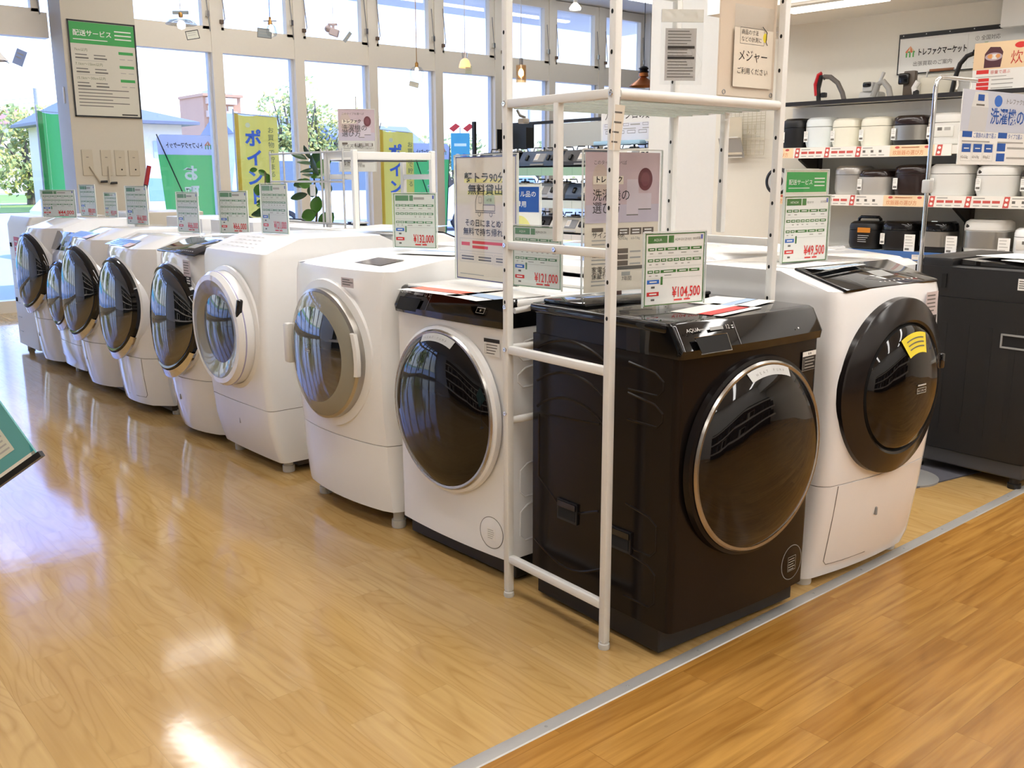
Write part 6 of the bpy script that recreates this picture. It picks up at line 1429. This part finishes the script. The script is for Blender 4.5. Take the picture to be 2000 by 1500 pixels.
for k in range(7):
    q = MB(); q.box(-2.6, 1.6, -0.9, 0, 0.9 + 1.75 * k, 1.75 + 1.75 * k, mat('peach_parapet', S(206, 176, 148), 0.8)); q.build('balcony', t)
    q = MB(); wins(q, -2.4, 1.5, 0, (1.75 + 1.75 * k,), 4, 0.7, 0.7, PAPER if k % 2 else WINM); q.build('window', t)
q = MB(); q.box(-1.2, 0.6, 2, 4, 12.7, 13.4, LGREY); q.tube([(-0.6, 2, 13.4), (-0.6, 2, 17.0)], 0.07, LGREY, 6); q.box(-1.9, 0.6, 1.9, 2.1, 15.6, 15.72, LGREY); q.tube([(-1.8, 2, 15.6), (-1.8, 2, 17.4)], 0.05, LGREY, 6); q.build('mast', t)
t = thing('house', 'grey-roofed house between the apartment tower and the yellow banner', 'building', (41.5, 82, -0.1))
q = MB(); q.box(-3, 4.5, 0, 6, 0, 5.4, mat('pale_grey_wall', S(206, 206, 210), 0.8)); q.build('walls', t)
q = MB(); q.prism([(-0.6, 5.3), (3, 7.2), (6.6, 5.3)], -3.4, 4.9, mat('slate_roof', S(128, 134, 146), 0.7)); q.build('roof', t)
q = MB(); wins(q, -2, 4, 0, (3.4,), 2, 1.2, 1.2, PAPER); q.build('window', t)
t = thing('house', 'low building with a dull red roof behind the lawn', 'building', (19.5, 110, -0.1))
q = MB(); q.box(-9, 9, 0, 8, 0, 7.0, HW); q.build('walls', t)
q = MB(); q.prism([(-0.6, 6.9), (4, 8.6), (8.6, 6.9)], -9.6, 9.6, mat('dull_red_roof', S(176, 120, 108), 0.8)); q.build('roof', t)
t = thing('house', 'distant grey gable just behind the tall washer guide board', 'building', (47.5, 72, -0.1))
q = MB(); q.box(-4, 4, 0, 6, 0, 4.2, mat('pale_grey_wall', S(206, 206, 210), 0.8)); q.build('walls', t)
q = MB(); q.prism([(-0.6, 4.1), (3, 6.0), (6.6, 4.1)], -4.4, 4.4, mat('slate_roof', S(128, 134, 146), 0.7)); q.build('roof', t)
# ---- poles and wires
q = MB(); q.tube([(0, 0, 0), (0, 0, 14)], 0.34, mat('white_pole_paint', S(232, 232, 230), 0.6), 14, 0.28); tag(put(q.build('pole'), (12.2, 54.0, -0.1)), 'thick white street pole standing on the lawn at the left window', 'pole')
t = thing('utility_pole', 'thin utility pole with four power lines beyond the lawn', 'pole', (26.2, 96, -0.1))
q = MB(); q.tube([(0, 0, 0), (0, 0, 9.4)], 0.16, GREYP, 8); q.build('pole', t)
for k in range(4):
    q = MB(); q.tube([(-12 + 1.2 * j, 0, 8.6 - 0.42 * k - 0.035 * (10 - j) * j * 0.6 - (0.9 if k == 3 else 0)) for j in range(11)], 0.03, GREYP, 4); q.build('power_line', t)
q = MB(); q.tube([(0, 0, 0), (0, 0, 3.9)], 0.05, LGREY, 8); tag(put(q.build('pole'), (23.2, 26.0, -0.1)), 'thin grey lamp post in the car park between the green banner and black frame', 'pole')
# ---- vehicles
CARW = mat('white_car_paint', S(236, 237, 240), 0.15, coat=0.5); TYRE = mat('tyre', S(38, 38, 40), 0.8); CGL = mat('car_glass', S(104, 122, 138), 0.08); CGL2 = mat('pale_car_glass', S(150, 182, 190), 0.08)
def vehicle(name, label, cat, loc, rz, prof, wins_, L, W, wheel=0.31, paint=CARW, glass=CGL, group=None):
    t = thing(name, label, cat, loc, rz, group)
    q = MB(); rings = []
    n = len(prof); c = (sum(p[0] for p in prof) / n, sum(p[1] for p in prof) / n)
    for y, k in ((-W / 2, 0.93), (-W / 2 + 0.06, 1.0), (W / 2 - 0.06, 1.0), (W / 2, 0.93)):
        rings.append([(c[0] + (x - c[0]) * k, y, c[1] + (z - c[1]) * k) for x, z in prof])
    q.loft(rings, paint); q.build('body', t)
    for wn_ in wins_:
        q = MB()
        for sy in (-1, 1):
            q.add([(x, sy * (W / 2 + 0.004), z) for x, z in wn_], [tuple(range(len(wn_)))], glass)
        q.build('side_window', t)
    a, b_ = [p for p in prof if p[1] > 0.95][:2] if len([p for p in prof if p[1] > 0.95]) > 1 else (prof[0], prof[1])
    for x in (-L * 0.31, L * 0.31):
        for sy in (-1, 1):
            q = MB(); q.M = Matrix.Translation((x, sy * (W / 2 - 0.06), wheel)) @ Matrix.Rotation(0 if sy < 0 else PI, 4, 'Z')
            q.lathe([(wheel, -0.08), (wheel, 0.06), (wheel * 0.68, 0.08), (wheel * 0.6, 0.06)], TYRE, (0, 0, 0), 24, cap=False); q.lathe([(wheel * 0.62, 0.06), (wheel * 0.3, 0.075), (0.01, 0.08)], LGREY, (0, 0, 0), 20); q.build('wheel', t)
    q = MB(); q.box(L / 2 - 0.06, L / 2 + 0.015, -W / 2 + 0.15, W / 2 - 0.15, 0.36, 0.56, GREYP); q.box(L / 2 - 0.08, L / 2 + 0.01, -W / 2 + 0.08, -W / 2 + 0.4, 0.66, 0.86, LGREY); q.box(L / 2 - 0.08, L / 2 + 0.01, W / 2 - 0.4, W / 2 - 0.08, 0.66, 0.86, LGREY); q.build('front_trim', t)
    return t
vp = [(-2.15, 0.3), (2.15, 0.3), (2.18, 0.85), (2.05, 1.08), (1.35, 1.98), (1.2, 2.05), (-2.05, 2.08), (-2.2, 1.2)]
vehicle('van', 'white van parked outside behind the wire side panel', 'van', (13.3, 23.2, -0.12), R(-8), vp, [[(1.72, 1.12), (1.22, 1.8), (0.62, 1.84), (0.62, 1.12)], [(0.48, 1.12), (0.48, 1.84), (-0.75, 1.86), (-0.75, 1.12)], [(-0.9, 1.12), (-0.9, 1.86), (-1.9, 1.86), (-1.9, 1.12)]], 4.3, 1.7, 0.32)
hp = [(-1.85, 0.28), (1.85, 0.28), (1.92, 0.7), (1.75, 0.92), (0.95, 1.02), (0.25, 1.5), (-1.2, 1.54), (-1.75, 1.0), (-1.9, 0.85)]
hw = [[(0.80, 1.02), (0.22, 1.42), (-0.3, 1.44), (-0.3, 1.02)], [(-0.4, 1.02), (-0.4, 1.44), (-1.12, 1.44), (-1.5, 1.02)]]
vehicle('car', 'white car parked right of the van, nose hidden by the yellow banner', 'car', (17.9, 22.0, -0.12), R(170), hp, hw, 3.8, 1.65, 0.3, group='white cars in the car park', glass=CGL2)
vehicle('car', 'white car behind the left green banner beside the column', 'car', (7.0, 19.0, -0.12), R(4), hp, hw, 3.8, 1.65, 0.3, group='white cars in the car park', glass=CGL2)
vehicle('car', 'white car between the left green banner and the yellow banner', 'car', (9.6, 27.0, -0.12), R(174), hp, hw, 3.8, 1.65, 0.3, group='white cars in the car park', glass=CGL2)
vehicle('car', 'white car beyond the right green banner', 'car', (22.4, 20.4, -0.12), R(10), hp, hw, 3.8, 1.65, 0.3, group='white cars in the car park', glass=CGL2)
# ---- banners
GB = cloth('banner_green', S(146, 226, 158)); GBW = cloth('banner_grey_white', S(226, 228, 236)); YB = cloth('banner_yellow', S(252, 236, 150)); YBO = cloth('banner_amber_edge', S(240, 200, 80)); BBL = mat('banner_blue', S(84, 122, 214), 0.6); WB = mat('banner_white_ink', S(236, 246, 236), 0.7)
def tbanner(label, loc, rz):
    t = thing('stand_banner', label, 'banner', loc, rz, 'green tapered banners outside the windows')
    h = 1.90; w = 0.74; wb = 0.50
    q = MB(); q.loft([[(-wb / 2, 0, 0.12), (wb / 2, 0, 0.12), (wb / 2, 0.004, 0.12), (-wb / 2, 0.004, 0.12)], [(-w / 2 + 0.01, 0, h - 0.235), (w / 2 - 0.01, 0, h - 0.235), (w / 2 - 0.01, 0.004, h - 0.235), (-w / 2 + 0.01, 0.004, h - 0.235)]], GB)
    q.loft([[(-w / 2 + 0.01, 0, h - 0.235), (w / 2 - 0.01, 0, h - 0.235), (w / 2 - 0.01, 0.004, h - 0.235), (-w / 2 + 0.01, 0.004, h - 0.235)], [(-w / 2 + 0.002, 0, h - 0.05), (w / 2 - 0.002, 0, h - 0.05), (w / 2 - 0.002, 0.004, h - 0.05), (-w / 2 + 0.002, 0.004, h - 0.05)], [(-w / 2 + 0.05, 0, h), (w / 2 - 0.05, 0, h), (w / 2 - 0.05, 0.004, h), (-w / 2 + 0.05, 0.004, h)]], GBW)
    q.text('トレファクマーケット', 0.20, h - 0.15, 0.075, INK, 0.002, 'L', 0.62, 0.03, True); stall(q, 0.265, h - 0.165, 0.10)
    for i, ch in enumerate('お取置き'):
        q.text(ch, 0.02, h - 0.52 - 0.24 * i, 0.19, WB, 0.002, 'C', 1.0, 0.04, True)
    q.build('cloth', t)
    q = MB(); q.tube([(-w / 2, -0.012, h), (0.10, -0.02, 0.7), (0.16, -0.02, 0.1)], 0.007, BLACKM, 6); q.tube([(w / 2, -0.012, h), (w / 2 - 0.09, -0.02, 0.7), (w / 2 - 0.14, -0.02, 0.1)], 0.007, BLACKM, 6); q.build('poles', t)
    q = MB(); q.rbox(-0.25, 0.25, -0.15, 0.15, 0, 0.13, BLACKM, 0.02, 1); q.build('base', t); return t
tbanner('green tapered banner with white top standing beside the column, seen from behind', (4.83, 11.62, -0.08), R(0))
tbanner('green tapered banner with white top seen through the low white rack', (8.87, 12.2, -0.08), R(0))
def nobori(label, loc, rz, m_, edge, w=0.60, h=1.8, kind='y'):
    t = thing('flag_banner', label, 'banner', loc, rz, 'tall flag banners outside')
    q = MB(); N_ = 12; rings = []
    for j in range(N_ + 1):
        x = w * j / N_; yy = 0.03 * math.sin(j * 0.9); top = h - 0.05 * j / N_ - 0.02 * math.sin(j * 0.5)
        rings.append([(x, yy, 0.35), (x, yy, top), (x, yy + 0.003, top), (x, yy + 0.003, 0.35)])
    q.loft(rings, m_)
    q.loft([[(0, -0.006, 0.35), (0, -0.006, h)], [(0.05, -0.004, 0.35), (0.05, -0.004, h - 0.01)]], edge, False, False, False)
    if kind == 'y':
        q.text('ポイント', 0.22, h - 0.40, 0.225, BBL, 0.035, 'C', 1.0, 0.035, vert=True)
        q.text('お買物で貯まる', 0.46, h - 0.24, 0.085, mat('banner_olive', S(150, 146, 96), 0.6), 0.035, 'C', 1.0, 0.01, vert=True)
        q.disc(0.16, h - 0.15, 0.035, 0.035, mat('pale_star', S(255, 246, 190), 0.6), 0.035, 6)
    else:
        for k in range(7): q.rect(0.30, h - 0.35 - 0.22 * k, 0.09, 0.10, WB, 0.035)
    q.build('cloth', t)
    q = MB(); q.tube([(-0.012, 0.0, 0.0), (-0.012, 0.0, h + 0.05)], 0.010, LGREY, 8); q.tube([(-0.012, 0, h), (w, 0, h - 0.04)], 0.006, LGREY, 6); q.build('pole', t)
    q = MB(); q.lathe([(0.20, 0.0), (0.19, 0.09), (0.03, 0.12)], GREYP, (0, 0, 0), 20, axis='z'); q.build('base', t); return t
nobori('tall yellow flag banner with blue letters left of the feathery trees', (5.73, 12.2, -0.1), R(-10), YB, YBO, 0.56, 2.24)
nobori('tall yellow flag banner seen through the low white rack', (7.97, 12.2, -0.1), R(-10), YB, YBO, 0.52, 2.10)
nobori('tall green flag banner at the left window beside the column', (3.33, 12.2, -0.1), R(-14), GB, mat('banner_dark_green', S(52, 170, 76), 0.7), 0.55, 2.17, 'g')
t = thing('flag_banner', 'small teal poster on a stand with red marks above it near the black frame', 'banner', (11.0, 14.2, -0.1), R(-35))
q = MB(); q.box(-0.17, 0.17, 0, 0.01, 1.55, 2.2, mat('teal_banner', S(82, 168, 180), 0.6)); q.M = Matrix.Translation((0, 0, 1.55)); q.rect(-0.11, 0.42, 0.22, 0.05, PAPER); q.rect(-0.10, 0.06, 0.20, 0.06, PAPERC); q.disc(-0.05, 0.24, 0.05, 0.05, PEACH); q.disc(0.07, 0.24, 0.04, 0.05, NAVY); q.build('sheet', t)
q = MB(); q.tube([(0, 0.02, 0), (0, 0.02, 2.3)], 0.012, LGREY, 8); q.lathe([(0.2, 0), (0.2, 0.06), (0.02, 0.09)], GREYP, (0, 0.02, 0), 18, axis='z'); q.build('stand', t)
q = MB(); q.M = Matrix.Translation((0, -0.01, 2.22)); q.pgon([(-0.20, 0.06), (-0.08, 0.15), (0.0, 0.10), (-0.12, 0.0)], RED); q.pgon([(0.05, 0.06), (0.17, 0.15), (0.25, 0.10), (0.13, 0.0)], RED); q.build('red_flags', t)

# ================================================================== the shop opposite the washers (behind the camera; shows in the doors)
BOXM = [mat('stock_grey', S(112, 110, 108), 0.4), mat('stock_dark', S(40, 38, 38), 0.3), mat('stock_pale', S(190, 186, 178), 0.4)]
def stock_shelf(label, loc, rz, half, top=2.4):
    t = thing('appliance_shelf', label, 'shelf', loc, rz)
    rnd = random.Random(int(half * 10))
    q = MB(); p = MB(); u = MB(); st = MB(); k = 0
    for z in [z_ for z_ in (0.35, 0.85, 1.35, 1.85) if z_ < top]:
        q.box(-half, half, 0, 0.5, z - 0.04, z, BLKST); p.box(-half, half, -0.012, 0, z - 0.08, z, RAILP)
        if z < min(1.8, top - 0.3):
            x = -half + 0.35
            while x < half - 0.3:
                m_ = BOXM[1 if rnd.random() < 0.6 else rnd.choice((0, 2))]; h = rnd.uniform(0.26, 0.36)
                st.box(x - 0.24, x + 0.24, 0.04, 0.4, z, z + h, m_); st.box(x - 0.21, x + 0.10, 0.03, 0.04, z + 0.03, z + h - 0.03, BLACKG); x += 0.56
    for x in (-half, -half / 3, half / 3, half): u.box(x - 0.03, x + 0.03, 0.42, 0.5, 0, top - 0.1, BLKST)
    q.build('shelf_boards', t); p.build('price_rails', t); u.build('uprights', t); st.build('appliance_stock', t)['kind'] = 'stuff'
    q = MB(); q.box(-half, half, 0.5, 0.52, 0, top, mat('dark_backing', S(60, 58, 56), 0.7)); q.build('back_panel', t)
stock_shelf('long dark steel shelf of boxed appliances across the aisle, mirrored in the washer doors', (-2.9, 2.0, 0), R(90), 4.5)
stock_shelf('dark steel shelf of boxed appliances behind the viewer, mirrored in the black washer door', (3.6, -2.6, 0), R(180), 3.0, 1.5)
